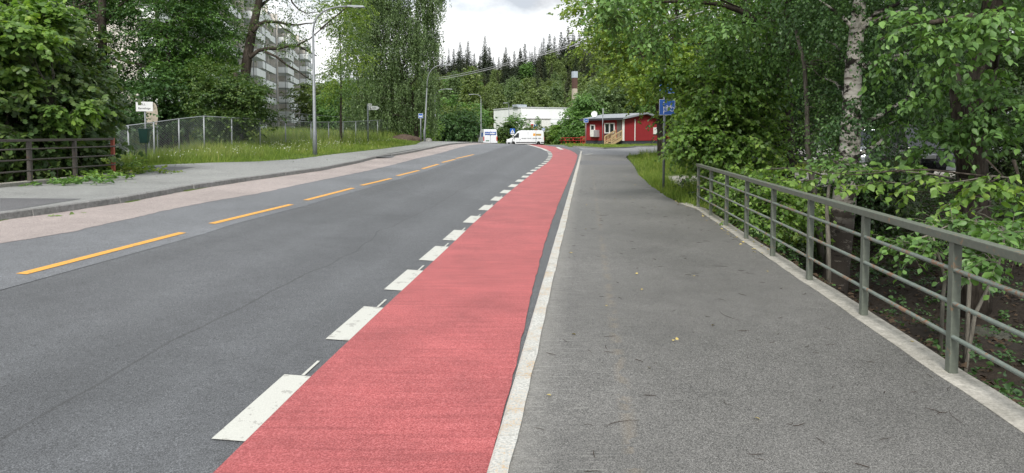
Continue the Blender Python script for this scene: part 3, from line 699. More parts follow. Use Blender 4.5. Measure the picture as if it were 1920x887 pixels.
# bus-stop sign left
d = 61; b = ground_pt(789, d); top = at(789, 213, d)[2]-b[2]
root = empty('bus_stop_sign', b, 0, 'blue bus stop sign on a pale post beside the leaning lamp', 'road sign')
blank_post(root, top, .05); pn = panel(root, .42, .42, top-.2, 'sign_blue'); flat(border(.42,.42,top-.2,.02)+[rect(-.14, top-.30, .14, top-.14)], -.052, 'white_bus_symbol', 'sign_white', pn)
flat([rect(-.11, top-.22, .11, top-.16)], -.056, 'bus_window', 'sign_blue', pn)
# crossing sign
d = 100; b = ground_pt(961, d); top = at(961, 241, d)[2]-b[2]
root = empty('crossing_sign', b, 0, 'blue square pedestrian crossing sign beside the white van nose', 'road sign')
blank_post(root, top, .05); pn = panel(root, .74, .74, top-.37, 'sign_blue')
flat([[(-.3,top-.68),(.3,top-.68),(0,top-.1)]], -.052, 'white_triangle', 'sign_white', pn)
zt = top-.42
flat([stroke((0,zt+.08),(-.02,zt-.06),.07), stroke((-.02,zt-.06),(-.1,zt-.22),.045), stroke((-.02,zt-.06),(.07,zt-.22),.045), stroke((0,zt+.05),(.1,zt-.05),.035), stroke((0,zt+.05),(-.09,zt-.04),.035)] + ring(.01, zt+.14, 0, .04, 8), -.056, 'walking_figure', 'sign_black', pn)
MB().box((0,-.05,top-.86), (.5,.012,.16)).build('lower_plate', M['sign_white'], root)
# small blue sign over the hedge
d = 112; b = ground_pt(1019, d); top = at(1019, 240, d)[2]-b[2]
root = empty('bus_stop_sign', b, 0, 'small blue bus stop sign in front of the hedge behind the white van', 'road sign')
blank_post(root, top, .045); pn = panel(root, .5, .42, top-.21, 'sign_blue'); flat(border(.5,.42,top-.21,.03)+[rect(-.15, top-.28, .15, top-.14)], -.052, 'white_bus_symbol', 'sign_white', pn)
# blue sign by the house
d = 74; b = ground_pt(1098.5, d); top = at(1098.5, 222, d)[2]-b[2]
root = empty('cycle_lane_sign', b, radians(6), 'small blue cycle sign on a post at the red house left corner', 'road sign')
blank_post(root, top, .045); pn = panel(root, .52, .46, top-.23, 'sign_blue'); flat(bicycle(.05, top-.25, .16), -.052, 'bicycle_symbol', 'sign_white', pn); flat(border(.52,.46,top-.23,.02), -.052, 'white_border', 'sign_white', pn)
for k in range(2): flat([rect(-.2, top-.4+.2*k, -.17, top-.28+.2*k)], -.052, 'lane_dash_symbol', 'sign_white', pn)
# edge-on sign in front of the house
d = 72; b = ground_pt(1130, d); top = at(1130, 203, d)[2]-b[2]
root = empty('sign_post', b, radians(70), 'tall grey post with a white sign seen edge-on before the red house', 'road sign')
blank_post(root, top, .045, 'galv_dark'); panel(root, .5, .75, top-.38, 'sign_white')
# red-white marker by the van
d = 99; b = ground_pt(1005, d); top = at(1005, 242, d)[2]-b[2]
root = empty('marker_post', b, 0, 'thin post with red and white top in front of the white van rear', 'marker post')
blank_post(root, top-.5, .035, 'galv_dark'); MB().tube([(0,0,top-.5),(0,0,top-.2)], .06, 8).build('white_band', M['sign_white'], root); MB().tube([(0,0,top-.2),(0,0,top)], .06, 8).build('red_band', M['lamp_red'], root)
# overhead cables
def cable(name, pts, r, label):
    P = []; pts = [at(*p) for p in pts]
    for a, b_ in zip(pts[:-1], pts[1:]):
        n = 14
        for i in range(n): t = i/n; p = a+(b_-a)*t; p = p - np.array([0,0,.25*4*t*(1-t)*np.linalg.norm(b_-a)/40]); P.append(p)
    P.append(pts[-1]); o = P[0].copy()
    tag(MB().tube(np.array(P)-o, r, 6).build(name, M['cable'] if r > .025 else M['galv_dark'], None, smooth=True, loc=o), label, 'cable')
cable('overhead_cable', [(815,150,110),(1100,78,52),(1330,18,34)], .040, 'lower pale overhead cable of the pair crossing before the wooded hill')
cable('overhead_cable', [(815,146.5,110),(1100,74.5,52),(1330,13,34)], .030, 'upper pale overhead cable of the pair crossing before the wooded hill')
cable('telephone_cable', [(420,210,60),(560,213,66),(735,224,80)], .022, 'dark cable strung low behind the fence towards the weeping birch')
# rock and soil mound
def lump(name, c, size, mat, label, cat, seed, flatz=.5):
    r_ = np.random.default_rng(seed); m = MB(); n, k = 9, 16; V = []; ph = r_.uniform(0, 6, 6)
    for i in range(n):
        th = pi*i/(n-1)*.55
        for j in range(k):
            a = 2*pi*j/k; rr = 1+.16*sin(3*a+ph[0])+.12*sin(5*a+ph[1]+i)+.1*sin(2*a+ph[2]+i*.7)+r_.normal(0,.03)
            V.append((sin(th)*cos(a)*rr*size[0]/sin(pi*.55*1.0 if 0 else 1.55), sin(th)*sin(a)*rr*size[1], cos(th)*size[2]*(1+.1*sin(a*2+ph[3]))))
    m.add(V, [(i*k+j, i*k+(j+1) % k, (i+1)*k+(j+1) % k, (i+1)*k+j) for i in range(n-1) for j in range(k)])
    return tag(m.build(name, M[mat], None, smooth=True, loc=c), label, cat)
lump('soil_mound', ground_pt(758, 64, -.1), (1.5,1.2,.62), 'soil', 'low brown soil mound on the verge under the weeping birch', 'mound', 3)
lump('rock', ground_pt(803, 66, -.05), (.42,.3,.42), 'rock', 'pale rock on the verge beside the leaning lamp foot', 'rock', 4)
for i, (x, y, s_, lb) in enumerate([(5.2,7.4,.35,'grey rock in the leaf litter behind the third railing post'),(4.6,5.2,.28,'grey rock in the leaf litter below the nearest railing post'),(6.6,9.2,.4,'mossy grey rock lying under the birch by the railing')]):
    lump('rock', (x, y, Gs(x, y)-.08), (s_*.8,s_*.65,s_*.5), 'rock_dark', lb, 'rock', 20+i)

# ------------------------------------------------------------------ vehicles (x = length, front at -x; built around the wheelbase centre on z = 0)
def wheel(parent, x, y, r, w, side):
    wl = empty('wheel', (x, y, r)); wl.parent = parent
    MB().lathe([(r*.62,-w/2),(r*.92,-w/2),(r,-w*.3),(r,w*.3),(r*.92,w/2),(r*.62,w/2)], n=22, axis='y').build('tyre', M['tyre'], wl, smooth=False)
    m = MB(); m.lathe([(r*.1,-w*.5),(r*.6,-w*.42),(r*.62,-w*.2),(r*.62,w*.2),(r*.6,w*.42),(r*.1,w*.5)], n=22, axis='y'); m.build('rim', M['rim'], wl)
def van(loc, rz, label, scheme):
    L, W, Hh = 6.0, 2.05, 2.55
    root = empty('delivery_van', loc, rz, label, 'van')
    hw = lambda z: W/2 - max(0, z-1.1)*.075
    prof = [(-2.98,.42),(-3.0,.75),(-2.88,1.0),(-2.2,1.32),(-1.35,2.2),(-1.05,2.44),(-.6,2.54),(2.6,2.55),(2.92,2.48),(2.98,1.4),(3.0,.42),(2.42,.40),(2.36,.68),(2.1,.82),(1.84,.68),(1.78,.40),(-1.62,.40),(-1.68,.68),(-1.94,.82),(-2.2,.68),(-2.26,.40)]
    m = MB(); k = len(prof); V = [(x, -hw(z), z) for x, z in prof] + [(x, hw(z), z) for x, z in prof]
    m.add(V, [tuple(range(k)), tuple(range(2*k-1, k-1, -1))] + [(i, i+k, (i+1) % k + k, (i+1) % k) for i in range(k)])
    m.build('body', M['van_white'], root, bevel=.05)
    MB().box((0,0,.32), (5.5,1.7,.25)).build('chassis', M['black'], root)
    def side_quad(pts, s_, off=.012): return [(x, s_*(hw(z)+off), z) for x, z in pts]
    for s_ in (-1, 1):
        m = MB(); m.add(side_quad([(-1.9,1.38),(-1.02,1.38),(-1.02,2.12),(-1.28,2.12)], s_), [(0,1,2,3)]); m.build('side_window', M['glass'], root)
        MB().add(side_quad([(-1.0,.62),(-.98,.62),(-.98,2.3),(-1.0,2.3)], s_), [(0,1,2,3)]).build('door_seam', M['black'], root); MB().add(side_quad([(.42,.5),(.44,.5),(.44,2.3),(.42,2.3)], s_), [(0,1,2,3)]).build('door_seam', M['black'], root)
        m = MB(); m.box((.1, s_*(W/2+.012), .62), (3.2,.03,.14)); m.box((2.72, s_*(W/2+.012), .62), (.5,.03,.14)); m.box((-2.6, s_*(W/2+.012), .55), (.5,.03,.2)); m.build('side_moulding', M['black'], root)
        m = MB(); m.box((-1.82, s_*(W/2+.14), 1.52), (.14,.2,.36)); m.build('mirror', M['black'], root, bevel=.03)
        m = MB(); m.box((-.85, s_*(W/2+.01), 1.12), (.16,.03,.05)); m.build('handle', M['black'], root)
        m = MB(); m.box((-2.72, s_*.78, 1.03), (.34,.3,.22)); m.build('headlight', M['lamp_clear'], root, bevel=.03)
        m = MB(); m.box((2.99, s_*(W/2-.09), 1.22), (.06,.14,.62)); m.build('tail_light', M['lamp_red'], root, bevel=.015)
        for x in (-1.94, 2.1): wheel(root, x, s_*(W/2-.13), .36, .22, s_)
    m = MB(); m.add([(-2.13,-hw(1.5)+.08,1.43),(-2.13,hw(1.5)-.08,1.43),(-1.38,hw(2.1)-.1,2.19),(-1.38,-hw(2.1)+.1,2.19)], [(0,1,2,3)]); m.build('windscreen', M['glass'], root)
    MB().box((3.02,0,.5), (.12,1.98,.22)).build('bumper', M['black'], root, bevel=.03)
    MB().box((-3.0,0,.5), (.12,1.98,.26)).build('bumper', M['black'], root, bevel=.03)
    m = MB(); m.box((3.0,0,1.45), (.02,.02,1.9)); m.build('door_seam', M['black'], root)
    if scheme == 'blue':
        m = MB(); m.box((2.995,.02,1.98), (.03,1.62,.40)); lg = m.build('logo_band', M['print_blue'], root)
        m = MB()
        for i, (u, w_, h) in enumerate([(-.68,.09,.1),(-.55,.09,.1),(-.42,.09,.1),(-.29,.09,.1),(-.16,.09,.1),(.02,.1,.2),(.16,.16,.15),(.33,.12,.24),(.5,.2,.16),(.66,.1,.12)]): m.box((3.014, u, 1.96+.02*(i % 2)), (.012,w_,h))
        m.build('lettering', M['sign_white'], lg)
        m = MB(); m.box((2.998,-.42,.92), (.02,.5,.13)); m.build('number_plate', M['plate_green'], root)
        m = MB(); m.box((3.0,.0,1.68), (.04,.1,.06)); m.build('handle', M['black'], root)
        m = MB(); m.add(side_quad([(.6,1.5),(2.2,1.5),(2.2,2.1),(.6,2.1)], -1, .01), [(0,1,2,3)]); m.build('logo_band', M['print_blue'], root)
    else:
        m = MB(); m.box((1.42,-hw(1.85)-.012,1.86), (.36,.014,.40)); m.build('logo_square', M['print_orange'], root)
        m = MB(); m.box((2.08,-hw(1.85)-.012,1.84), (.88,.014,.30)); m.build('logo_band', M['print_brown'], root)
        m = MB()
        for i in range(20):
            if i in (5, 10, 16): continue
            m.box((-.52+i*.155,-hw(1.3)-.012,1.27), (.11,.014,.10 if i % 3 else .15))
        m.build('lettering', M['print_grey'], root)
    return root
zz = lambda x, y: Gs(x, y)
p = at(914, 262, 99); van((p[0], 99, float(R(p[0], 99))-.30), radians(-80), 'white van seen from behind with blue lettered band across its rear doors', 'blue')
p = at(984, 262, 108); van((p[0], 108, float(R(p[0], 108))-.22), radians(4), 'white van seen side-on with orange and brown logo on its side', 'orange')
def car(loc, rz, label, paint, L=4.6, W=1.86, H=1.65, cat='car'):
    root = empty('parked_car', loc, rz, label, cat, 'cars parked behind the trees'); a = L/2
    prof = [(-a,.38),(-a-.02,.62),(-a+.12,.88),(-a+1.05,1.02),(-a+1.2,1.04),(a-.25,1.06),(a-.05,.95),(a,.55),(a-.06,.34),(a-.52,.32),(a-.58,.55),(a-.86,.70),(a-1.14,.55),(a-1.2,.32),(-a+1.22,.32),(-a+1.16,.55),(-a+.88,.70),(-a+.6,.55),(-a+.54,.32)]
    k = len(prof); m = MB(); V = [(x, -W/2+(.04 if z > .9 else 0), z) for x, z in prof] + [(x, W/2-(.04 if z > .9 else 0), z) for x, z in prof]
    m.add(V, [tuple(range(k)), tuple(range(2*k-1, k-1, -1))] + [(i, i+k, (i+1) % k + k, (i+1) % k) for i in range(k)]); m.build('body', M[paint], root, bevel=.05)
    g = [(-a+1.0,1.03),(-a+1.75,H-.08),(a-.75,H-.06),(a-.22,1.05)]; wi = [W/2-.06, W/2-.22, W/2-.22, W/2-.08]
    m = MB(); V = [(x, -w_, z) for (x, z), w_ in zip(g, wi)] + [(x, w_, z) for (x, z), w_ in zip(g, wi)]
    m.add(V, [(0,1,2,3),(7,6,5,4),(0,4,5,1),(1,5,6,2),(2,6,7,3)]); m.build('windows', M['glass'], root, bevel=.02)
    m = MB(); m.box(((-a+1.75+a-.75)/2, 0, H-.04), (L-2.45, W-.40, .07)); 
    for s_ in (-1, 1):
        m.bar((-a+1.0, s_*(W/2-.055), 1.04), (-a+1.75, s_*(W/2-.215), H-.07), .07, .07); m.bar((a-.22, s_*(W/2-.075), 1.06), (a-.75, s_*(W/2-.215), H-.07), .09, .09); m.bar((.15, s_*(W/2-.055), 1.04), (.15, s_*(W/2-.205), H-.06), .08, .05)
    m.build('roof', M[paint], root, bevel=.02)
    for s_ in (-1, 1):
        MB().box((-a+.1, s_*(W/2-.28), .80), (.22,.38,.14)).build('headlight', M['lamp_clear'], root, bevel=.03)
        MB().box((a-.07, s_*(W/2-.18), .88), (.12,.28,.2)).build('tail_light', M['lamp_red'], root, bevel=.03)
        MB().box((-a+1.3, s_*(W/2+.08), 1.08), (.12,.2,.15)).build('mirror', M[paint], root, bevel=.03)
        for x in (-a+.88, a-.86): wheel(root, x, s_*(W/2-.1), .33, .2, s_)
    MB().box((-a-.02,0,.55), (.05,1.1,.16)).build('grille', M['black'], root)
    MB().box((-a-.035,0,.45), (.03,.5,.11)).build('number_plate', M['sign_white'], root)
    return root
def gpos(px, d): p = at(px, 250, d); return (p[0], d, Gs(p[0], d)+.03)
car(gpos(1400, 27), radians(62), 'navy car facing the path just beyond the end of the green railing', 'car_navy', H=1.75)
car(gpos(1505, 31), radians(75), 'dark car behind the thin sapling left of the birch trunk', 'car_black', H=1.5)
car(gpos(1640, 28), radians(70), 'silver car with bright windscreen right of the white birch trunk', 'car_silver', H=1.7)
car(gpos(1728, 23.5), radians(82), 'black tall car behind the branches left of the dark trunk', 'car_black', H=1.85, W=2.0)
p = gpos(1905, 27); van(p, radians(78), 'white van parked behind the dark trunks at the photo edge', 'orange')
# low steel barrier lying before the cars
pA, pB = at(1690, 391, 17), at(1775, 379, 19)
m = MB(); m.bar(pA-pA, pB-pA, .14, .10)
for t in (.1, .9): q = (pB-pA)*t; zg = Gs(*(pA+q)[:2]) - pA[2]; m.bar(q, (q[0], q[1], zg-.1), .08, .08)
tag(m.build('parking_barrier', M['galv'], None, loc=pA), 'low grey steel barrier beam in front of the black car', 'barrier')

# ------------------------------------------------------------------ buildings
def wallbox(m, A, B, z0, z1, thick=.3):      # wall between two plan points, outer face on AB, thickness to the left of A->B
    A, B = np.array(A, float), np.array(B, float); d = (B-A)/np.linalg.norm(B-A); n = np.array([-d[1], d[0]])*thick
    P = [A, B, B+n, A+n]; m.add([(*p, z0) for p in P] + [(*p, z1) for p in P], [(0,3,2,1),(4,5,6,7),(0,1,5,4),(1,2,6,5),(2,3,7,6),(3,0,4,7)])
def red_house():
    c = at(1169, 250, 78); C = np.array([c[0], 78.0]); f = np.array([-3.8, 6.0]); f /= np.linalg.norm(f); r_ = np.array([f[1], -f[0]])
    # local frame: x along the front wall from the near corner to the left end reversed -> use x = towards right wall, y = along the front wall away
    z0 = Gs(C[0], C[1])+.05
    root = empty('red_house', (C[0], C[1], z0), atan2(r_[1], r_[0]), 'low red board-clad house with grey roof, wooden steps and satellite dish', 'house')
    Lf, Lr, hw = 7.1, 7.4, 2.95            # front wall runs along +y (away, left), right wall along +x
    m = MB(); m.box((Lr/2, Lf/2, .2), (Lr-.1, Lf-.1, .5)); m.build('plinth', M['plinth'], root)
    P = [(0,0),(Lr,0),(Lr,Lf),(0,Lf)]; m = MB()
    m.add([(x, y, .38) for x, y in P] + [(0,0,hw),(Lr,0,hw-.35),(Lr,Lf,hw-.35),(0,Lf,hw)] + [(3.2,0,hw+.55),(3.2,Lf,hw+.55)], [(0,1,5,8,4),(1,2,6,5),(2,3,7,9,6),(3,0,4,7)])
    m.build('wall', M['red_wood'], root)
    m = MB(); e = .45
    for a_, b_ in (((-e,hw-.06),(3.2,hw+.60)), ((3.2,hw+.60),(Lr+e,hw-.42))):
        m.add([(a_[0],-e,a_[1]),(b_[0],-e,b_[1]),(b_[0],Lf+e,b_[1]),(a_[0],Lf+e,a_[1]),(a_[0],-e,a_[1]+.12),(b_[0],-e,b_[1]+.12),(b_[0],Lf+e,b_[1]+.12),(a_[0],Lf+e,a_[1]+.12)], [(0,3,2,1),(4,5,6,7),(0,1,5,4),(1,2,6,5),(2,3,7,6),(3,0,4,7)])
    rf = m.build('roof', M['roof_grey'], root)
    m = MB(); m.box((-e-.04, Lf/2, hw-.02), (.05, Lf+2*e, .24)); m.build('fascia', M['plinth'], rf)
    m = MB(); m.bar((-e,-e-.02,hw+.02),(3.2,-e-.02,hw+.68),.06,.2); m.bar((3.2,-e-.02,hw+.68),(Lr+e,-e-.02,hw-.34),.06,.2); m.build('bargeboard', M['roof_grey'], rf)
    def front_window(y0, y1, z0_, z1_, panes):
        m = MB(); t = .11
        m.box((-.05,(y0+y1)/2,z1_),(.1,y1-y0+t,t)); m.box((-.05,(y0+y1)/2,z0_),(.1,y1-y0+t,t)); ys_ = np.linspace(y0, y1, panes+1)
        for q in ys_: m.box((-.052,q,(z0_+z1_)/2),(.1,t,z1_-z0_-t))
        w_ = m.build('window', M['trim_white'], root)
        MB().box((-.012,(y0+y1)/2,(z0_+z1_)/2),(.02,y1-y0,z1_-z0_)).build('pane', M['glass'], w_)
    front_window(1.55, 3.25, 1.30, 2.42, 2); front_window(5.2, 5.95, 1.05, 2.25, 1)
    m = MB(); m.box((-.012,.72,1.75),(.03,.85,2.05)); m.build('door', M['apt_dark'], root)
    m = MB(); m.box((-.04,.06,1.68),(.1,.14,2.6)); m.box((.02,-.03,1.62),(.14,.08,2.5)); m.box((1.75,-.03,1.65),(.1,.06,2.55)); m.build('corner_board', M['trim_white'], root)
    m = MB(); m.box((-.22,4.6,1.22),(.4,.62,.85)); m.build('meter_box', M['grey_box'], root, bevel=.02)
    m = MB(); m.box((-.16,5.35,1.25),(.3,.7,.85)); m.build('meter_box', M['trim_white'], root, bevel=.02)
    m = MB(); m.box((-.18,2.6,1.12),(.34,1.5,.06)); m.build('window_ledge', M['plinth'], root)
    m = MB(); m.box((5.2,-.05,1.55),(1.0,.1,.8)); m.build('white_board', M['trim_white'], root)
    st = empty('steps', (0,.72,0)); st.parent = root
    m = MB()
    for i in range(4): m.box((-.35-.36*i, 0, .66-.19*i), (.38,1.1,.05))
    m.box((-.2,0,.70),(.5,1.1,.05)); m.build('treads', M['wood_new'], st)
    m = MB()
    for s_ in (-.58, .58): m.bar((-.1,s_,.66),(-1.7,s_,-.05),.06,.24)
    m.build('stringers', M['wood_new'], st)
    m = MB()
    for s_ in (-.6, .6):
        m.bar((0,s_,1.62),(-1.75,s_,.86),.07,.12); m.bar((0,s_,1.0),(-1.7,s_,.26),.05,.08)
        for i in range(9): x = -.06-.205*i; m.bar((x,s_,.6+x*.41-.1),(x,s_,1.62+x*.435),.05 if i not in (0,8) else .1,.05 if i not in (0,8) else .1)
    m.build('handrail', M['wood_new'], st)
    ds = empty('satellite_dish', (.3,5.6,hw+.25)); ds.parent = root
    m = MB(); m.tube([(0,0,-.3),(0,0,.35)], .03, 8); m.bar((0,0,.3),(-.45,-.2,.15),.03,.03); m.build('bracket', M['galv'], ds)
    m = MB(); m.lathe([(.02,-.06),(.2,-.045),(.36,0),(.36,.015),(.2,-.03),(.02,-.045)], n=20, axis='x'); dd = m.build('reflector', M['sign_white'], ds); dd.location = (-.08,0,.42); dd.rotation_euler = (0,radians(12),radians(40)); dd.scale = (-1,1.05,1.05)
red_house()
def picnic(px, d, label):
    root = empty('picnic_table', gpos(px, d), radians(20), label, 'picnic table', 'red picnic tables beside the house')
    MB().box((0,0,.74),(1.7,.75,.06)).build('table_top', M['picnic_red'], root)
    for s_ in (-1, 1):
        MB().box((0,s_*.68,.45),(1.7,.28,.05)).build('seat', M['picnic_red'], root)
        m = MB(); m.bar((s_*.6,-.75,0),(s_*.6,-.25,.72),.09,.05); m.bar((s_*.6,.75,0),(s_*.6,.25,.72),.09,.05); m.bar((s_*.6,-.8,.42),(s_*.6,.8,.42),.09,.05); m.build('leg_frame', M['picnic_red'], root)
picnic(1066, 77, 'red picnic table nearer the hedge'); picnic(1081, 76.5, 'red picnic table nearer the red house')
a_, b_ = gpos(1089, 80), gpos(1097, 79)
root = empty('garden_fence', a_, 0, 'short red rail fence between picnic tables and red house', 'fence'); v_ = np.array(b_)-np.array(a_)
for t in (0, .5, 1): MB().box(v_*t+[0,0,.45],(.08,.08,.95)).build('post', M['picnic_red'], root)
MB().bar((0,0,.9), v_+[0,0,.9], .05, .12).build('rail', M['picnic_red'], root)

def white_hall():
    C = at(977, 250, 130)[:2]; u = np.array([8.67, 4.0]); u /= np.linalg.norm(u); v = np.array([-u[1], u[0]])
    root = empty('white_hall', (C[0], C[1], -.3), atan2(u[1], u[0]), 'flat-roofed white hall building behind the vans with low white annex', 'building')
    A = at(1062, 250, 134); Lx, Ly, h = 11.5, 13.4, 6.95; m = MB()
    m.box((Lx/2, Ly/2, h/2), (Lx, Ly, h)); m.build('wall', M['hall'], root)
    m = MB()
    for a, b in (((0,0),(Lx,0)),((Lx,0),(Lx,Ly)),((Lx,Ly),(0,Ly)),((0,Ly),(0,0))): m.bar((*a,h+.06),(*b,h+.06),.24,.18)
    m.build('roof_edge', M['hall_grey'], root)
    m = MB(); m.box((.7,2.2,h+.38),(2.2,2.2,.5)); m.build('roof_unit', M['steel'], root, bevel=.08)
    m = MB(); m.box((2.9,-1.3,2.35),(4.3,2.58,4.7)); m.build('annex', M['trim_white'], root)
    m = MB(); m.box((2.9,-1.3,4.77),(4.5,2.8,.12)); m.build('annex_roof', M['grey_box'], root)
    ps = MB().box((1.5,-2.64,3.3),(1.5,.06,1.0)).build('poster', M['sign_white'], root)
    m = MB(); m.box((1.05,-2.69,3.3),(.5,.03,.9)); m.build('red_field', M['lamp_red'], ps)
    m = MB(); m.box((1.55,-2.69,3.25),(.3,.03,.8)); m.box((1.95,-2.69,3.35),(.16,.03,.9)); m.box((2.15,-2.69,3.55),(.2,.03,.4)); m.build('blue_field', M['print_blue'], ps)
    m = MB(); m.box((8.2,-.03,1.9),(1.3,.08,2.4)); m.build('door', M['grey_box'], root)
    m = MB()
    for z in (4.0, 4.75): m.bar((5.6,-1.2,z),(11.4,-1.2,z),.06,.06)
    for x in (5.6,7.6,9.5,11.4): m.bar((x,-1.2,0),(x,-1.2,4.75),.07,.07)
    m.bar((7.6,-1.25,.8),(9.0,-1.25,4.9),.09,.09); m.box((8.5,-.6,3.6),(5.8,1.2,.08)); m.build('outside_stair', M['galv_dark'], root)
white_hall()
def chimney():
    d = 150; z = lambda py: at(1077, py, d)[2]; b = ground_pt(1077, d); root = empty('chimney', b, radians(20), 'tall square chimney with steel cap rising from the trees', 'chimney')
    w_ = .98; Z = lambda py: z(py)-b[2]
    MB().box((0,0,Z(205)/2), (1.9,1.9,Z(205))).build('stack_base', M['beige'], root)
    MB().box((0,0,(Z(205)+Z(166))/2), (w_*.95,w_*.95,Z(166)-Z(205))).build('lower_sleeve', M['beige'], root)
    MB().box((0,0,(Z(166)+Z(146))/2), (w_,w_,Z(146)-Z(166))).build('brick_stack', M['brick'], root)
    MB().box((0,0,(Z(146)+Z(134))/2), (w_*1.06,w_*1.06,Z(134)-Z(146))).build('steel_cap', M['steel'], root)
chimney()
def apartment():
    A = np.array([-36.0, 82.0]); B = np.array([-50.0, 168.0]); d = (B-A)/np.linalg.norm(B-A); A = A - d*20
    L = float(np.linalg.norm(B-A)); z0 = 1.2; n = 8; fh = 2.72; root = empty('apartment_block', (A[0], A[1], z0), atan2(d[1], d[0]), 'long beige apartment block with stacked pale balconies behind the left trees', 'building')
    H = n*fh + .5; m = MB(); m.box((L/2, 8, H/2), (L, 13, H)); m.build('wall', M['apt'], root)      # local: x along the facade, -y outwards
    m = MB(); m.box((L/2, 8, H+.15), (L+.4, 13.4, .3)); m.build('roof', M['roof_grey'], root)
    # facade face at y=1.5 ; balconies project from it, alternately deep
    nb = 12; bw = L/nb; bal = win = None
    # balcony prototype at the origin: slab + front + cheeks + rails
    def bal_mesh(wd, dp):
        m = MB(); m.box((wd/2,-dp/2,-.08),(wd,dp,.16)); m.box((wd/2,-dp+.05,.46),(wd,.08,.94)); m.box((.04,-dp/2,.46),(.07,dp-.2,.94)); m.box((wd-.04,-dp/2,.46),(.07,dp-.2,.94))
        return m
    def rail_mesh(wd, dp):
        m = MB(); m.bar((0,-dp+.05,1.08),(wd,-dp+.05,1.08),.05,.05); m.bar((.04,0,1.08),(.04,-dp+.05,1.08),.05,.05); m.bar((wd-.04,0,1.08),(wd-.04,-dp+.05,1.08),.05,.05); return m
    meshes = {}
    for i in range(nb):
        deep = 2.6 if i % 3 else 1.5; deep = (1.5, 3.1, 2.2)[i % 3]; wd = bw*(.80 if i % 2 else .72)
        for f in range(n):
            z = f*fh + .35 + (.0, .55, -.3)[i % 3]; x = i*bw + .4; key = ('b', round(wd,2), deep)
            if key not in meshes:
                o = bal_mesh(wd, deep).build('balcony', M['apt_balc'], root); r_ = rail_mesh(wd, deep).build('handrail', M['galv_dark'], o)
                m = MB(); m.box((wd*.32,-.02,1.12),(wd*.5,.05,2.1)); m.box((wd*.8,-.02,1.35),(wd*.26,.05,1.5)); wo_ = m.build('window', M['apt_dark'], root)
                meshes[key] = (o, r_, wo_)
                o.location = (x, 1.5, z); wo_.location = (x, 1.49, z)
            else:
                o, r_, wo_ = (q.copy() for q in meshes[key])
                for q, pa in ((o, root), (r_, o), (wo_, root)): COL.objects.link(q); q.parent = pa
                o.location = (x, 1.5, z); wo_.location = (x, 1.49, z)
        m = MB(); m.box(((i+1)*bw-.12, .75, H/2), (.2, 1.5, H)); m.build('dividing_wall', M['apt'], root)
        m = MB(); m.tube([(i*bw+.02,-1.2,0),(i*bw+.02,-1.2,H-.4)], .05, 6); m.build('downpipe', M['galv'], root)
apartment()
# ------------------------------------------------------------------ foliage
def norm(a): return a / (np.linalg.norm(a, axis=-1, keepdims=True) + 1e-9)
LEAF = {   # verts (along, across, up), faces
 'ovate': (np.array([(0,0,0),(.2,.34,.05),(.5,.5,.08),(.8,.27,.02),(1,0,-.14),(.2,-.34,.05),(.5,-.5,.08),(.8,-.27,.02),(.5,0,-.01)]), np.array([(0,1,2,8),(8,2,3,4),(0,8,6,5),(8,4,7,6)])),
 'kite': (np.array([(0,0,0),(.42,.5,.07),(1,0,-.1),(.42,-.5,.07)]), np.array([(0,1,2,3)])),
 'blade': (np.array([(0,-.5,0),(0,.5,0),(.6,.33,-.02),(.6,-.33,-.02),(1,0,-.22)]), np.array([(0,1,2,3),(3,2,4,4)])),
 'maple': (np.array([(0,0,0),(.1,.42,.0),(.38,.62,-.04),(.52,.30,.06),(.86,.42,-.02),(1.05,0,-.12),(.86,-.42,-.02),(.52,-.30,.06),(.38,-.62,-.04),(.1,-.42,0),(.4,0,.08)]),
            np.array([(0,1,2,10),(10,2,3,3),(10,3,4,5),(10,5,6,7),(10,7,8,8),(10,8,9,0)])) }
def leaves(P, D, N, L, W, kind):
    D = norm(D); S_ = norm(np.cross(D, N)); U = np.cross(S_, D); T, Fq = LEAF[kind]; k = len(T); n = len(P)
    L = np.broadcast_to(L, (n,)); W = np.broadcast_to(W, (n,))
    V = P[:, None] + D[:, None]*(T[None, :, 0]*L[:, None])[..., None] + S_[:, None]*(T[None, :, 1]*W[:, None])[..., None] + U[:, None]*(T[None, :, 2]*L[:, None])[..., None]
    Q = (np.arange(n)*k)[:, None, None] + Fq[None]; return V.reshape(-1, 3), Q.reshape(-1, Fq.shape[1])
def fix(me): return me
def leafmesh(name, parts, mat):
    V = []; Q = []; o = 0
    for v, q in parts: V.append(v); Q.append(q + o); o += len(v)
    V = np.concatenate(V); Q = np.concatenate(Q)
    tri = Q[:, 2] == Q[:, 3] if Q.shape[1] == 4 else np.zeros(len(Q), bool)
    if tri.any():
        sizes = np.where(tri, 3, 4); keep = np.ones(Q.shape, bool); keep[tri, 3] = False; flat = Q[keep]
        me = bpy.data.meshes.new(name); me.vertices.add(len(V)); me.vertices.foreach_set('co', V.astype(np.float32).ravel())
        me.loops.add(len(flat)); me.loops.foreach_set('vertex_index', flat.astype(np.int32)); me.polygons.add(len(Q))
        me.polygons.foreach_set('loop_start', np.concatenate([[0], np.cumsum(sizes)[:-1]]).astype(np.int32)); me.update(calc_edges=True); me.validate(); me.materials.append(mat); return me
    return fastmesh(name, V, Q, mat)
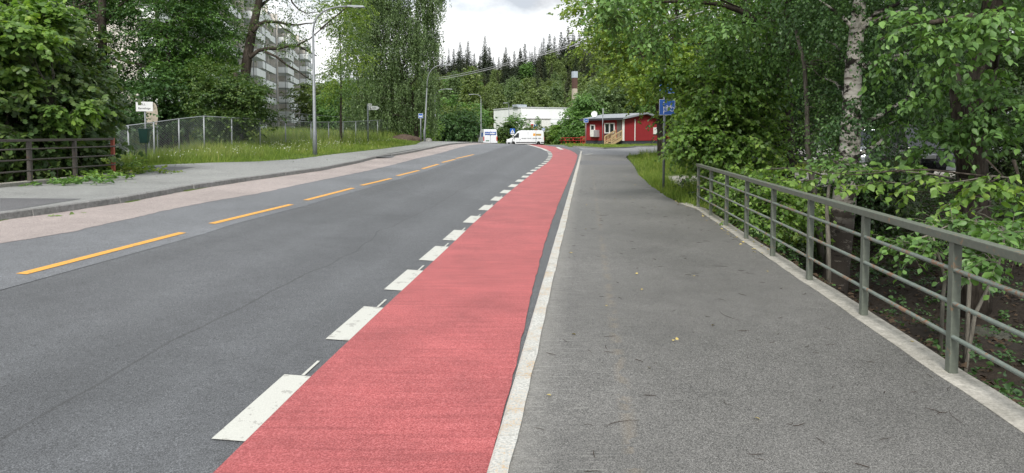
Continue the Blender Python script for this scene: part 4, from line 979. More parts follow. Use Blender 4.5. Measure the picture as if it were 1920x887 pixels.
def sprays(r, O, D, length, nleaf, Ls, Ws, droop=.5, kind='kite', flat=.75, twig=0.0, hang=.25):
    """leafy twigs: leaves set alternately along drooping twigs that start at O towards D"""
    m = len(O); D = norm(D); ln = length*r.uniform(.6, 1.25, m)
    t = (np.arange(nleaf)+.6)/nleaf; t = np.clip(t[None] + r.normal(0, .04, (m, nleaf)), .02, 1.05)
    C = O[:, None] + D[:, None]*(ln[:, None]*t)[..., None]; C[..., 2] -= droop*ln[:, None]*t*t
    T = D[:, None]*np.ones((m, nleaf, 1)); T = T.copy(); T[..., 2] -= 2*droop*t; T = norm(T)
    up = np.array([0,0,1.]); S_ = norm(np.cross(T, np.broadcast_to(up, T.shape)) + 1e-6)
    sg = np.where(np.arange(nleaf) % 2 == 0, 1, -1)[None, :, None]
    LD = norm(T*.55 + S_*sg*.75 + r.normal(0, .28, T.shape) - up*hang)
    N = up*flat + r.normal(0, .42, T.shape) + T*.1
    sz = r.uniform(.65, 1.2, (m, nleaf))
    parts = [leaves(C.reshape(-1, 3), LD.reshape(-1, 3), N.reshape(-1, 3), (Ls*sz).ravel(), (Ws*sz).ravel(), kind)]
    tw = []
    if twig:
        for i in range(m):
            q = np.linspace(0, 1, 4); p = O[i] + D[i]*(ln[i]*q)[:, None]; p[:, 2] -= droop*ln[i]*q*q; tw.append(p)
    return parts, tw
def ell(r, c, rad, n, lo=.5, flatbot=0.0):
    u = norm(r.normal(0, 1, (n, 3))); 
    if flatbot: u[:, 2] = np.where(u[:, 2] < -flatbot, -flatbot*r.uniform(.2, 1, n), u[:, 2])
    f = r.uniform(lo**3, 1, n)**(1/3); f *= r.uniform(.82, 1.12, n); return np.asarray(c) + u*np.asarray(rad)*f[:, None], u
def B(px, py, d, rx, ry, rd): p = at(px, py, d); k = d/F; return (p, (rx*k, rd, ry*k))
def curvetube(m, a, b, r0, r1, bow, n=7, seg=6, rr=None):
    a, b = np.array(a, float), np.array(b, float); t = np.linspace(0, 1, n)[:, None]; mid = (a+b)/2 + np.array(bow)
    P = (1-t)**2*a + 2*t*(1-t)*mid + t*t*b
    if rr is not None: P[1:-1] += rr.normal(0, np.linalg.norm(b-a)*.018, (n-2, 3))
    m.tube(P, np.linspace(r0, r1, n), seg); return P
TREES = 0
def tree(name, label, base, blobs, leaf, barkm, trunk_r, seed, nclump, per, spray, group=None, cat='tree', top=None, lean=(0,0), limbs=14, clump=.26, stems=None, extra=None, lo=.5, tseg=10, flatbot=0.0, down=.12, bow=.3, cz=.5):
    """tapered trunk, limbs to the leaf clumps, crown of separate leaves; blobs = (centre, radii) in the world"""
    r = np.random.default_rng(seed); base = np.array(base, float); root = empty(name, base, 0, label, cat, group)
    vol = np.array([b[1][0]*b[1][1]*b[1][2] for b in blobs])**.67; cnt = np.maximum(3, (nclump*vol/vol.sum()).astype(int))
    CC = []; UU = []; RR_ = []
    for (c, rad), k in zip(blobs, cnt):
        p, u = ell(r, np.array(c)-base, rad, k, lo, flatbot); CC.append(p); UU.append(u); RR_.append(np.repeat([np.asarray(rad)], k, 0))
    CC, UU, RR_ = map(np.concatenate, (CC, UU, RR_))
    n = len(CC); O = np.repeat(CC, per, 0) + r.normal(0, 1, (n*per, 3))*np.repeat(RR_, per, 0)*clump*np.array([1,1,cz])
    D = np.repeat(UU, per, 0)*.55 + r.normal(0, .6, (n*per, 3))*np.array([1,1,.55]) - [0,0,down]
    gz = G(O[:, 0]+base[0], O[:, 1]+base[1]) - base[2]; ok = O[:, 2] > gz + .08; O, D = O[ok], D[ok]
    parts, tw = sprays(r, O, D, **spray)
    if extra: 
        for p in extra: parts.append(p)
    if trunk_r or stems or tw:
        m = MB(); cen = np.mean([b[0] for b in blobs], 0) - base
        tz = top if top is not None else cen[2]
        if stems:
            for s_ in stems: 
                P = np.array(s_['pts'], float) - base; m.tube(P, np.linspace(s_['r'][0], s_['r'][1], len(P)), tseg)
            main = np.array(stems[0]['pts'], float) - base
        else:
            k = 9; t = np.linspace(0, 1, k); main = np.column_stack([lean[0]*t + .35*np.sin(t*5+seed)*trunk_r, lean[1]*t + .3*np.sin(t*4+seed*2)*trunk_r, -.3 + (tz+.3)*t])
            rad = trunk_r*(1-.62*t); rad[0] *= 1.35; m.tube(main, rad, tseg)
        if limbs:
            idx = r.permutation(n)[:limbs]
            for i in idx:
                tgt = CC[i]; h = np.clip((tgt[2] - hypot(tgt[0]-cen[0], tgt[1]-cen[1])*.45), main[0][2]+.25*(main[-1][2]-main[0][2]), main[-1][2]*.98)
                q = int(np.argmin(abs(main[:, 2]-h))); r0 = max(.014, trunk_r*.34*(1-.5*q/len(main)))
                curvetube(m, main[q], tgt, r0, r0*.22, np.array([0,0,bow*np.linalg.norm(tgt-main[q])*r.uniform(.1,.6)]), 7, 5, r)
        for p in tw: m.tube(p, np.linspace(spray['twig'], spray['twig']*.4, len(p)), 3, cap=False)
        m.build('trunk', M[barkm], root, smooth=True)
    link('crown', leafmesh('crown', parts, M[leaf]), root)
    return root
SP = lambda length, n, L, W=None, **k: dict(length=length, nleaf=n, Ls=L, Ws=W or L*.62, twig=k.pop('twig', 0.0), **k)

# ---- left side: shrub by the railing, dark trees behind the fence
b0 = np.array([-13.4, 18.6, Gs(-13.4, 18.6)])
tree('maple_shrub', 'big dense maple shrub with light shoots behind the rusty low railing', b0,
     [B(30,110,18,95,110,2.0), B(40,230,17.5,85,90,1.8), B(95,180,19,65,80,1.8), B(110,270,18,50,50,1.5), B(20,60,20,70,70,2), B(-90,150,18,110,150,2.5), B(118,215,18.6,42,45,1.2)],
     'leaf_olive', 'bark_grey', .07, 21, 210, 14, SP(.75, 11, .17, .13, droop=.35, kind='maple', twig=.006), cat='shrub', limbs=30,
     stems=[dict(pts=[at(28,352,17)+[0,0,-.5], at(22,290,17), at(14,240,17), at(10,160,17.4)], r=(.075,.03)), dict(pts=[at(32,350,17)+[0,0,-.5], at(48,300,17), at(36,240,17.4), at(60,150,18)], r=(.07,.025)), dict(pts=[at(18,352,16.8)+[0,0,-.5], at(-30,300,16.6), at(-50,220,17)], r=(.06,.02)), dict(pts=[at(40,330,18)+[0,0,-.6], at(80,250,19), at(95,120,19.5)], r=(.06,.02))])
r_ = np.random.default_rng(77)
def shoots(label, px, py, d, h, n, leaf='leaf_lime', cat='shrub', L=.16, seed=1):
    pass
b0 = ground_pt(105, 17.2); 
tree('lime_shoots', 'bright yellow-green young shoots on the right edge of the maple shrub', b0, [B(140,195,17,18,14,.5), B(112,40,18.4,12,32,.4), B(60,40,17.5,45,36,.8), B(40,70,16.9,55,45,.8), B(10,130,16.6,40,30,.6), B(112,214,17.2,14,12,.4), B(30,60,17,28,28,.6)], 'leaf_lime', 'bark_grey', .025, 22, 60, 9,
     SP(.5, 8, .17, .13, droop=.25, kind='maple', twig=.005), cat='shrub', limbs=12, top=3.2)
lb = 'dark leafy tree behind the fence, '
def bgtree(px, d, blobs, leaf, label, seed, tr=.18, ncl=120, per=14, L=.16, **k):
    b = ground_pt(px, d); kw = dict(limbs=16, top=None); kw.update(k)
    return tree('leafy_tree', label, b, [B(*q) for q in blobs], leaf, 'bark', tr, seed, int(ncl*.5), int(per*1.7), SP(.95, 12, L, L*.64, droop=.2, kind='kite', flat=1.2), cz=.16, clump=.22, group=kw.pop('group', 'trees behind the chain-link fence'), **kw)
bgtree(150, 38, [(160,60,38,90,90,3),(130,170,37,70,60,2.5),(150,-30,41,80,60,3)], 'leaf_dark', 'dark tree rising behind the maple shrub', 31, .22, 150, 15, top=9)
bgtree(303, 38, [(250,110,38,95,60,2.8),(300,180,36.5,85,42,2.2),(230,190,36,70,50,2.2),(330,40,39,80,60,3)], 'leaf_dark', 'dark spreading tree directly behind the white name board', 32, .2, 190, 15, top=8.5)
bgtree(332, 40, [(340,150,39,75,50,2.6),(370,70,40,80,60,3),(380,205,37,55,28,1.8),(300,-40,40,120,60,3)], 'leaf_mid', 'layered green tree right of the name board behind the fence', 33, .2, 170, 15, top=9)
bgtree(200, 37, [(230,-20,42,110,70,3),(100,-20,42,100,60,3),(190,215,38.5,55,34,2)], 'leaf_dark', 'tall dark tree with black upright trunk above the fence corner', 34, .30, 120, 14, top=14)
bgtree(318, 37.4, [(335,222,37,40,24,1.5),(290,215,37,45,26,1.5)], 'leaf_dark', 'thin dark trunk with low leaves beside the name board', 35, .15, 60, 13, top=7)
bgtree(350, 41, [(400,60,41,50,60,2.5),(390,-40,41,70,50,3),(395,150,40,40,40,2)], 'leaf_mid', 'slender green tree leaning towards the flats behind the fence', 36, .16, 120, 14, top=10)
bgtree(446, 36, [(438,180,36,52,44,2.0),(420,225,35.5,60,24,1.6),(470,195,36,36,30,1.4),(395,150,37,40,40,1.6)], 'leaf_olive', 'low olive-brown maple in front of the flats behind the fence', 37, .26, 170, 14, top=4.0, group=None)
bgtree(130, 30.5, [(200,235,31,60,30,1.5),(150,262,30,60,22,1.3),(235,262,32,40,18,1.2)], 'leaf_dark', 'low dark thicket between maple shrub and fence corner', 38, .06, 90, 13, cat='shrub', top=1.5)
# the tree with bare black limbs
D_ = 40.0; b0 = ground_pt(452, D_)
tp = lambda pts, dd=0: [at(x, y, D_+dd+i*.25) for i, (x, y) in enumerate(pts)]
st = [dict(pts=[b0+[0,0,-.3]]+tp([(456,170),(464,105),(474,55),(484,10),(494,-40),(500,-110)]), r=(.34,.14)),
      dict(pts=tp([(468,108),(484,95),(500,91),(520,91),(533,88),(545,86),(558,86),(575,95),(594,105)],-.5), r=(.13,.035)),
      dict(pts=tp([(496,96),(519,107),(536,121),(558,133),(572,143),(583,150)],-1), r=(.075,.025)),
      dict(pts=tp([(474,60),(484,47),(496,41),(510,41),(524,42),(540,46),(558,47),(574,44),(590,43)],0), r=(.13,.03)),
      dict(pts=tp([(522,43),(532,54),(544,60),(556,70)],.5), r=(.05,.02)), dict(pts=tp([(556,86),(570,78),(581,73),(598,58),(610,50),(640,38)],1), r=(.055,.02)),
      dict(pts=tp([(478,20),(500,2),(520,-15),(560,-30)],1), r=(.11,.04)), dict(pts=tp([(540,-20),(548,5),(560,18),(575,25),(600,22)],1), r=(.06,.02)),
      dict(pts=tp([(600,55),(630,30),(655,10),(670,-20)],2), r=(.05,.02)), dict(pts=tp([(488,-10),(470,-40),(430,-60)],1), r=(.1,.04))]
tree('bare_limbed_tree', 'tree with black bare limbs and sparse leaves in front of the flats', b0, [B(*q) for q in [(505,30,40,38,26,1.2),(545,62,40.5,40,14,.9),(560,8,41,50,20,1.2),(590,75,41,30,14,.8),(480,66,40,28,16,.8),(640,30,43,42,34,1.6),(650,90,43,34,46,1.4),(665,150,44,26,34,1.2),(625,150,43,22,30,1),(440,-30,41,70,40,2),(560,-50,42,100,40,2),(530,92,40,30,8,.6)]],
     'leaf_olive', 'bark', .12, 41, 110, 8, SP(.8, 9, .15, .08, droop=.4, kind='kite'), stems=st, limbs=0, clump=.3)
b0 = ground_pt(640, 47)
tree('pale_tree', 'pale yellow-green tree beside the curved lamp, left edge of the birch', b0, [B(*q) for q in [(640,35,47,42,34,1.6),(655,95,47,32,46,1.4),(635,150,47,26,34,1.2),(660,0,47,40,30,1.5)]], 'leaf_maple', 'bark', .1, 42, 80, 10, SP(.8, 9, .16, .10, droop=.4), limbs=12, top=7)
# the weeping birch: hanging strings of small leaves
def weeping_birch(label, base, main, blobs, seed, nstr, leafmat, lat=.07, lsz=.17, barkm='bark', r0=.26):
    r = np.random.default_rng(seed); root = empty('weeping_birch', base, 0, label, 'tree'); base = np.array(base)
    m = MB(); main = np.array(main) - base; m.tube(main, np.linspace(r0, .06, len(main)), 9)
    vol = np.array([b[1][0]*b[1][2] for b in blobs]); parts = []
    for (c, rad), v in zip(blobs, vol/vol.sum()):
        c = np.array(c)-base; k = max(3, int(nstr*v/9)); C, u = ell(r, c, rad, k, .35)
        for i in range(0, k, 3):
            q = int(np.argmin(abs(main[:, 2]-(C[i][2]-1.5)))); curvetube(m, main[q], C[i], .05, .012, (0,0,.8), 7, 5, r)
        O = np.repeat(C, 9, 0) + r.normal(0, 1, (k*9, 3))*np.array(rad)*np.array([.13,.13,.07]); n = len(O)
        ln = r.uniform(1.0, 3.2, n); NL = 26; t = np.linspace(.02, 1, NL)
        dr = r.normal(0, .22, (n, 2)); P = np.repeat(O[:, None], NL, 1); P[..., 0] += dr[:, :1]*np.sqrt(t)*1.0; P[..., 1] += dr[:, 1:]*np.sqrt(t); P[..., 2] += .25*np.sin(t*2)[None] - ln[:, None]*t
        P += r.normal(0, lat, P.shape); P = P.reshape(-1, 3)
        gz = G(P[:, 0]+base[0], P[:, 1]+base[1])-base[2]; P = P[P[:, 2] > gz+.6]
        Dv = r.normal(0, .5, P.shape) - [0,0,.9]; N = r.normal(0, 1, P.shape); sz = r.uniform(.7, 1.3, len(P))
        parts.append(leaves(P, Dv, N, lsz*sz, lsz*.62*sz, 'kite'))
    m.build('trunk', M[barkm], root, smooth=True); link('crown', leafmesh('crown', parts, M[leafmat]), root)
d = 68; b0 = ground_pt(781, d)
weeping_birch('tall weeping birch with hanging leaf strings above the arrow sign', b0, [b0+[0,0,-.3]]+[at(x, y, d) for x, y in [(780,235),(776,200),(765,165),(752,130),(745,90),(740,40),(738,-20),(736,-90)]],
   [B(*q) for q in [(735,70,d,80,60,4),(700,120,d,55,50,3.5),(790,60,d,40,60,3),(690,190,d-1,48,30,3),(740,165,d,60,45,4),(790,160,d,36,50,3),(670,225,d,30,14,2),(745,215,d,60,25,3),(740,-20,d,95,50,4),(805,-10,d,28,55,2.5),(690,20,d,50,50,3),(812,190,d,16,36,1.8),(720,-70,d,70,40,4)]], 51, 4600, 'leaf_birch')
# fill behind the birch
for i, (px, d, ry, rx, lf, lab) in enumerate([(600,125,46,40,'leaf_hill','round tree far left behind the fence beside the flats'),(640,118,38,36,'leaf_mid','dark round tree far behind the fence near the lamp'),(700,112,44,60,'leaf_dark','dark tree far behind the weeping birch'),(770,116,40,50,'leaf_mid','tree far behind the birch trunk'),(560,170,30,40,'leaf_hill','far tree at the end of the flats')]):
    b0 = ground_pt(px, d)
    tree('leafy_tree', lab, b0, [B(px, 245-ry, d, rx, ry, 4)], lf, 'bark', .2, 60+i, 70, 12, SP(1.4, 9, .42, .28, droop=.4), limbs=6, lo=.6, clump=.3)
# bushes beyond the crest
def bush(px, py, d, rx, ry, leaf, label, seed, L=.28, ncl=60, per=12, name='bush', group=None, rd=None):
    b0 = ground_pt(px, d); return tree(name, label, b0, [B(px, py, d, rx, ry, rd or rx*d/F)], leaf, 'bark', .05, seed, ncl, per, SP(.7, 9, L, L*.62, droop=.25), cat='bush', limbs=6, lo=.6, top=.6, clump=.28, group=group)
bush(858,240,108,46,32,'leaf_dark','big round dark green bush left of the far lamp',71,.34,110,16)
bush(858,218,112,36,18,'leaf_hill','lighter bush crown on top of the big round bush',72,.34,50,12)
bush(806,243,88,16,17,'leaf_lime','bright small shrub behind the leaning lamp',73,.2,40,12)
bush(885,225,125,30,30,'leaf_mid','green bush behind the far lamp',74,.36,60,14)
for i, (px, py, d, rx, ry, lf, lab) in enumerate([(937,258,112,12,14,'leaf_olive','olive bush between the two vans'),(950,252,114,16,20,'leaf_olive','rounded bush behind the crossing sign'),(968,243,116,18,26,'leaf_mid','taller bush left of the red and blue poster'),(990,252,114,18,13,'leaf_olive','low bush under the poster'),(1015,253,116,20,13,'leaf_hill2','low hedge shrub under the topiary tree'),(1040,255,113,20,16,'leaf_hill','hedge shrub right of the small bus stop sign'),(1055,252,110,16,20,'leaf_lime','bright hedge shrub beside the picnic tables'),(1070,258,108,18,14,'leaf_mid','low shrub behind the picnic tables')]):
    bush(px, py, d, rx, ry, lf, lab, 80+i, .3, 45, 12)
b0 = ground_pt(1008, 117); tree('topiary_tree', 'tiny narrow tree in front of the white hall annex', b0, [B(1008,226,117,4.5,10,.5)], 'leaf_mid', 'bark', .05, 90, 18, 8, SP(.35, 7, .14, .09), limbs=3, top=2.4)
# trees by the red house
for i, (px, d, bl, lf, lab, L) in enumerate([
   (1085, 104, [(1082,228,104,22,26,3),(1099,200,104,22,26,3),(1090,248,102,20,16,2.5)], 'leaf_mid', 'dark ivy-clad tree left of the red house', .34),
   (1125, 108, [(1135,192,108,34,30,4),(1160,200,108,28,30,3.5),(1116,208,107,22,22,3)], 'leaf_birch', 'round grey-green tree behind the red house', .34),
   (1170, 112, [(1175,200,112,40,40,4),(1150,165,114,40,30,4)], 'leaf_hill2', 'pale tree behind the red house right end', .36),
   (1215, 104, [(1230,190,104,40,50,4),(1260,215,104,40,40,4)], 'leaf_mid', 'tree behind the red house white board', .34)]):
    b0 = ground_pt(px, d); tree('leafy_tree', lab, b0, [B(*q) for q in bl], lf, 'bark', .2, 100+i, 110, 14, SP(1.1, 9, L, L*.62, droop=.35), limbs=8, lo=.55)

# ---- wooded hill
hr = np.random.default_rng(404)
def proto_spruce(seed, mat, h, w):
    r = np.random.default_rng(seed); root = empty('spruce_tree', (0,0,0)); m = MB(); m.tube([(0,0,-.5),(0,0,h*.5),(0,0,h*.98)], [.22,.13,.02], 6); m.build('trunk', M['bark'], root)
    P = []; D = []; L = []; nw = 34
    for i in range(nw):
        t = i/(nw-1); z = h*(.08+.92*t); R0 = w*(1-t)**.95*r.uniform(.62, 1.2)+.10; nb = int(10-4*t); a0 = r.uniform(0, 6)
        for j in range(nb):
            a = a0+2*pi*j/nb+r.normal(0,.25); rr = R0*r.uniform(.65,1.15); k = max(2, int(rr/.42))
            for q in range(k):
                f = (q+.4)/k; p = np.array([cos(a)*rr*f, sin(a)*rr*f, z - .28*rr*f*f - .1]); 
                for s_ in (-1,0,1): P.append(p + r.normal(0,.07,3)); D.append((cos(a+s_*.8), sin(a+s_*.8), -.35)); L.append(r.uniform(.7,1.15)*(1-.6*t))
    P, D, L = np.array(P), np.array(D), np.array(L); N = np.array([0,0,1.])+r.normal(0,.5,P.shape)
    link('crown', leafmesh('crown', [leaves(P, D, N, L, L*.55, 'kite')], M[mat]), root); return root
def proto_leafy(seed, mat, h, w, narrow=1.0):
    r = np.random.default_rng(seed); b = [((0,0,h*.58),(w*.8,w*.8,h*.38)), ((w*.3,w*.1,h*.74),(w*.55,w*.55,h*.22)), ((-w*.4,-w*.3,h*.45),(w*.6,w*.6,h*.25))]
    root = empty('leafy_tree', (0,0,0)); C = []; U = []
    for c, rad in b: p, u = ell(r, c, rad, 30, .62); C.append(p); U.append(u)
    C, U = np.concatenate(C), np.concatenate(U); n = len(C); per = 9
    O = np.repeat(C, per, 0)+r.normal(0,1,(n*per,3))*np.array([w,w,h*.5])*.13; D = np.repeat(U, per, 0)*.6+r.normal(0,.6,(n*per,3))
    parts, _ = sprays(r, O, D, 1.3, 7, .5, .34, .4); m = MB(); m.tube([(0,0,-.5),(.1,0,h*.4),(0,.1,h*.8)], [.2,.14,.04], 6)
    for i in range(6): curvetube(m, (.05,0,h*.35+i*.3), C[i*7], .07, .02, (0,0,.5), 5, 5)
    m.build('trunk', M['bark_grey' if seed % 2 else 'bark'], root, smooth=True); link('crown', leafmesh('crown', parts, M[mat]), root); return root
sprs = [proto_spruce(1, 'needle', 19, 5.4), proto_spruce(2, 'needle', 17, 4.8), proto_spruce(3, 'needle2', 18, 4.6), proto_spruce(4, 'needle', 21, 6.0)]
lfs = [proto_leafy(11, 'leaf_hill', 12, 4), proto_leafy(12, 'leaf_hill2', 11, 3.6), proto_leafy(13, 'leaf_birch', 14, 3.6), proto_leafy(14, 'leaf_mid', 12, 4.4), proto_leafy(15, 'leaf_hill', 15, 3.4), proto_leafy(16, 'leaf_hill2', 13, 3.0)]
kids = {id(o): children(o) for o in sprs+lfs}; used = set()
GRP = {True: 'spruces of the wooded hill', False: 'leafy trees of the wooded hill'}
LAB = {0:'dark spruce among the dense trees of the wooded hill', 1:'dark spruce among the dense trees of the wooded hill', 2:'brownish spruce among the dense trees of the wooded hill', 3:'dark spruce among the dense trees of the wooded hill'}
LFL = ['green leafy tree of the wooded hill behind the white hall','pale green leafy tree of the wooded hill behind the white hall','grey-green leafy tree of the wooded hill behind the white hall','dark green leafy tree of the wooded hill behind the white hall','green leafy tree of the wooded hill behind the white hall','pale green leafy tree of the wooded hill behind the white hall']
def plant(proto, i, spr, x, y, s_, rz):
    o = proto if id(proto) not in used else copy_tree(proto, None, kids[id(proto)]); used.add(id(proto))
    o.location = (x, y, Gs(x, y)); o.rotation_euler = (0,0,rz); s_z = s_*hr.uniform(.92,1.1); o.scale = (s_, s_, s_z)
    tag(o, LAB[i] if spr else LFL[i], 'tree', (GRP[spr]+': '+('brownish' if i == 2 else 'dark')) if spr else GRP[False]+': '+LFL[i].split(' leafy')[0])
# spruces along the skyline (pixel x, pixel y of the tip) and rows below
SKX, SKY = [780,820,850,900,950,980,1010,1050,1090,1130,1200,1300], [125,110,96,98,96,84,78,64,58,58,52,48]
for dd, step, da, db, share, ea, eb in ((256,9,-6,18,.97,14,30),(243,10,6,32,.8,30,50),(229,11,24,52,.5,58,90),(216,13,46,74,.28,78,112)):
    px = 790.0
    while px < 1250:
        spr = hr.random() < share and sin(px*.04+dd*.7) > -1.15 + (1-share)*1.4
        py = np.interp(px, SKX, SKY) + (hr.uniform(da, db) if spr else hr.uniform(ea, eb)); y = dd + hr.uniform(-4, 4); q = at(px, py, y); hh = q[2] - Gs(q[0], y)
        if spr: i = int(hr.integers(0, 4)); plant(sprs[i], i, True, q[0], y, np.clip(hh/(19,17,18,21)[i], .5, 1.5), hr.uniform(0,6))
        else: i = int(hr.integers(0, 6)); plant(lfs[i], i, False, q[0], y, np.clip(hh/(12,11,14,12,15,13)[i], .45, 1.6), hr.uniform(0,6))
        px += step*hr.uniform(.7, 1.4)
for row, (dd, n_, lo_, hi_) in enumerate([(152,26,-48,62),(162,24,-50,66),(174,24,-55,70),(188,24,-55,75),(204,24,-60,80)]):
    for k in range(n_):
        x = lo_ + (hi_-lo_)*(k+.5)/n_ + hr.uniform(-1.6,1.6); y = dd + hr.uniform(-4,4)
        if -6 < x < 14 and y < 151: continue
        if abs(x-13.6) < 4.5 and y < 158: continue
        if row > 1 and hr.random() < .12: i = int(hr.integers(0, 4)); plant(sprs[i], i, True, x, y, hr.uniform(.6,.85), hr.uniform(0,6))
        else: i = int(hr.integers(0, 6)); plant(lfs[i], i, False, x, y, hr.uniform(.65,1.0)*(.8,.95,.95,.8,.66)[row], hr.uniform(0,6))
for k in range(26):
    x = -62 + k*5.8 + hr.uniform(-2,2); y = 262+hr.uniform(-6,14); i = int(hr.integers(0, 4)); plant(sprs[i], i, True, x, y, hr.uniform(.7,.9), hr.uniform(0,6))

# ---- right side
b0 = np.array([*trace(1244, 292, lambda x, y: G(x, y))]); d = 38.0; b0 = ground_pt(1243, d)
tree('maple_tree', 'bright yellow-green maple at the path corner in front of the red house', b0, [B(*q) for q in [(1222,138,37,42,30,2.0),(1190,110,38,75,40,3),(1260,140,38,90,70,3),(1240,60,40,130,60,4),(1206,165,37,26,16,1.4),(1150,60,41,60,46,3),(1296,205,38,50,46,2.5),(1262,225,36.6,26,22,1.0),(1120,20,42,50,30,3),(1240,-20,40,120,50,4)]],
     'leaf_maple', 'bark', .26, 201, 250, 12, SP(.65, 10, .19, .15, droop=.2, kind='kite', twig=0), limbs=26, top=7.5, stems=[dict(pts=[b0+[0,0,-.3]]+[at(x, y, d) for x, y in [(1241,255),(1238,220),(1234,180),(1228,140),(1212,112),(1190,106)]], r=(.30,.06)), dict(pts=[at(x, y, d) for x, y in [(1236,200),(1250,150),(1262,90),(1270,20),(1275,-60)]], r=(.2,.08))])
# elm over the path
d = 17; b0 = ground_pt(1476, d)
tree('elm_tree', 'tall elm with grey-brown trunk whose leafy boughs hang over the railing end', b0, [B(*q) for q in [(1330,50,15.5,120,55,2.0),(1420,60,16,90,70,1.8),(1530,70,18,60,90,1.5),(1230,35,15,85,34,1.2),(1170,12,14.5,70,22,1.0),(1360,110,16,70,50,1.8),(1405,190,16,32,60,1.0),(1530,10,17,100,50,2.0),(1400,-50,16,220,50,3),(1130,30,14,40,18,.7)]] + [((6.5,18,8.5),(4.5,4.5,1.8)), ((9,24,9),(5,5,2))],
     'leaf_mid', 'bark', .17, 211, 330, 13, SP(.6, 10, .125, .08, droop=.45, kind='kite', twig=.004, hang=.4), limbs=36, stems=[dict(pts=[b0+[0,0,-.4]]+[at(x, y, d) for x, y in [(1474,270),(1472,190),(1470,130),(1473,70),(1480,0),(1484,-90)]], r=(.22,.10)), dict(pts=[at(x, y, 16.5) for x, y in [(1472,110),(1440,60),(1400,25),(1350,8),(1290,2),(1230,4),(1170,8)]], r=(.09,.015)), dict(pts=[at(x, y, 16.5) for x, y in [(1472,180),(1455,150),(1448,100),(1430,50),(1380,20)]], r=(.05,.015)), dict(pts=[at(x, y, 16.2) for x, y in [(1472,240),(1420,215),(1380,180),(1340,130)]], r=(.05,.012))], lo=.35, clump=.15, cz=.35)
b0 = ground_pt(1345, 16.3)
tree('linden_sapling', 'linden sapling with bright round leaves around the cycle sign and railing end', b0, [B(*q) for q in [(1335,175,16,52,45,1.0),(1300,262,15.6,40,30,.7),(1345,245,16,60,50,1.1),(1338,292,15.8,36,22,.7),(1405,270,16,52,50,1.1),(1385,185,16.5,55,45,1.2),(1262,146,17,26,15,.4),(1250,150,16.6,20,13,.3),(1268,150,16.8,20,13,.3),(1292,216,16.5,20,15,.4),(1285,262,15.4,14,14,.3),(1365,325,15.4,28,14,.4)]],
     'leaf_lime', 'bark_grey', .05, 212, 190, 12, SP(.5, 9, .115, .085, droop=.3, kind='kite', twig=.004), limbs=26, lo=.4, top=3.3, clump=.18, cz=.35, stems=[dict(pts=[b0+[0,0,-.3]]+[at(x, y, 16.2) for x, y in [(1345,330),(1352,260),(1340,190),(1330,120)]], r=(.05,.015)), dict(pts=[b0+[0.1,0,-.3]]+[at(x, y, 16.4) for x, y in [(1362,330),(1385,270),(1400,190)]], r=(.045,.015))])
tree('linden_shrub', 'low lime-green shrub pushing through the railing between path and gravel', ground_pt(1400, 14), [B(*q) for q in [(1392,372,13.6,36,16,.5),(1430,355,13,60,26,.8),(1480,390,12.4,50,24,.6),(1400,400,13,40,16,.5),(1440,415,12.4,40,20,.5)]],
     'leaf_lime', 'bark_grey', .03, 213, 80, 10, SP(.45, 8, .10, .07, droop=.25, kind='kite', twig=.004), cat='shrub', limbs=14, lo=.3, top=.7)
# birch behind the railing
d = 11.8; b0 = ground_pt(1572, d); b0[2] -= .0
hangers = []
tree('birch_tree', 'white-barked birch standing close behind the green railing', b0, [B(*q) for q in [(1560,40,13,80,80,1.8),(1670,120,13.4,90,90,1.6),(1560,180,13,36,55,1.0),(1665,210,13,70,50,1.3),(1600,-40,12.5,180,60,2.5),(1740,60,13.5,90,80,1.6),(1625,95,11.3,26,40,.4),(1612,170,11.2,22,26,.3),(1580,240,11.2,24,26,.3),(1620,300,11,30,30,.35),(1585,30,11.4,20,24,.3)]] + [((6.2,12.5,8),(3.2,4,1.6))],
     'leaf_dark', 'birch', .2, 221, 430, 12, SP(.55, 11, .062, .045, droop=.9, kind='kite', hang=.6), limbs=26, tseg=16, lo=.3, bow=.15, clump=.17,
     stems=[dict(pts=[b0+[-.05,0,-.5], b0+[0,0,.2]]+[at(x, y, d) for x, y in [(1580,400),(1588,330),(1594,260),(1597,200),(1600,130),(1606,60),(1612,0),(1618,-80)]], r=(.235,.085))])
def sapling(name, label, pts, d, rr, blobs, leaf, seed, ncl=20, L=.085, per=8, barkm='bark_pale', kind='ovate', limbs=8):
    b = np.array([at(pts[0][0], pts[0][1], d)[0], d, 0]); b[2] = Gs(b[0], d)
    return tree(name, label, b, [B(*q) for q in blobs], leaf, barkm, rr, seed, ncl, per, SP(.32, 7, L, L*.66, droop=.3, kind=kind, twig=.003), limbs=limbs, cat='sapling', lo=.2, stems=[dict(pts=[b+[0,0,-.2]]+[at(x, y, d) for x, y in pts[1:]], r=(rr, rr*.4))], tseg=7)
sapling('sapling', 'thin pale trunk between the elm and the white birch', [(1545,455),(1532,400),(1522,330),(1514,270),(1513,200),(1508,120),(1490,50)], 13.2, .075, [(1535,235,13,32,46,.6),(1545,140,13,32,56,.7)], 'leaf_mid', 231, 40, .06, 10, 'bark_grey', 'kite')
sapling('sapling', 'twin thin grey stem right beside the birch foot', [(1556,520),(1553,450),(1550,390),(1560,300)], 10.6, .045, [(1570,310,10.6,30,20,.3)], 'leaf_mid', 232, 8)
sapling('sapling', 'slim forked sapling left of the nearest railing post', [(1762,660),(1768,560),(1772,520),(1760,480),(1748,440)], 6.6, .022, [(1745,430,6.6,45,22,.3),(1700,455,6.7,30,15,.25)], 'leaf_mid', 233, 6)
sapling('sapling', 'slanting sapling right of the nearest railing post', [(1802,690),(1828,590),(1850,545),(1872,500),(1885,440)], 5.9, .02, [(1880,440,5.9,45,25,.3),(1850,480,5.9,24,15,.2)], 'leaf_mid', 234, 7)
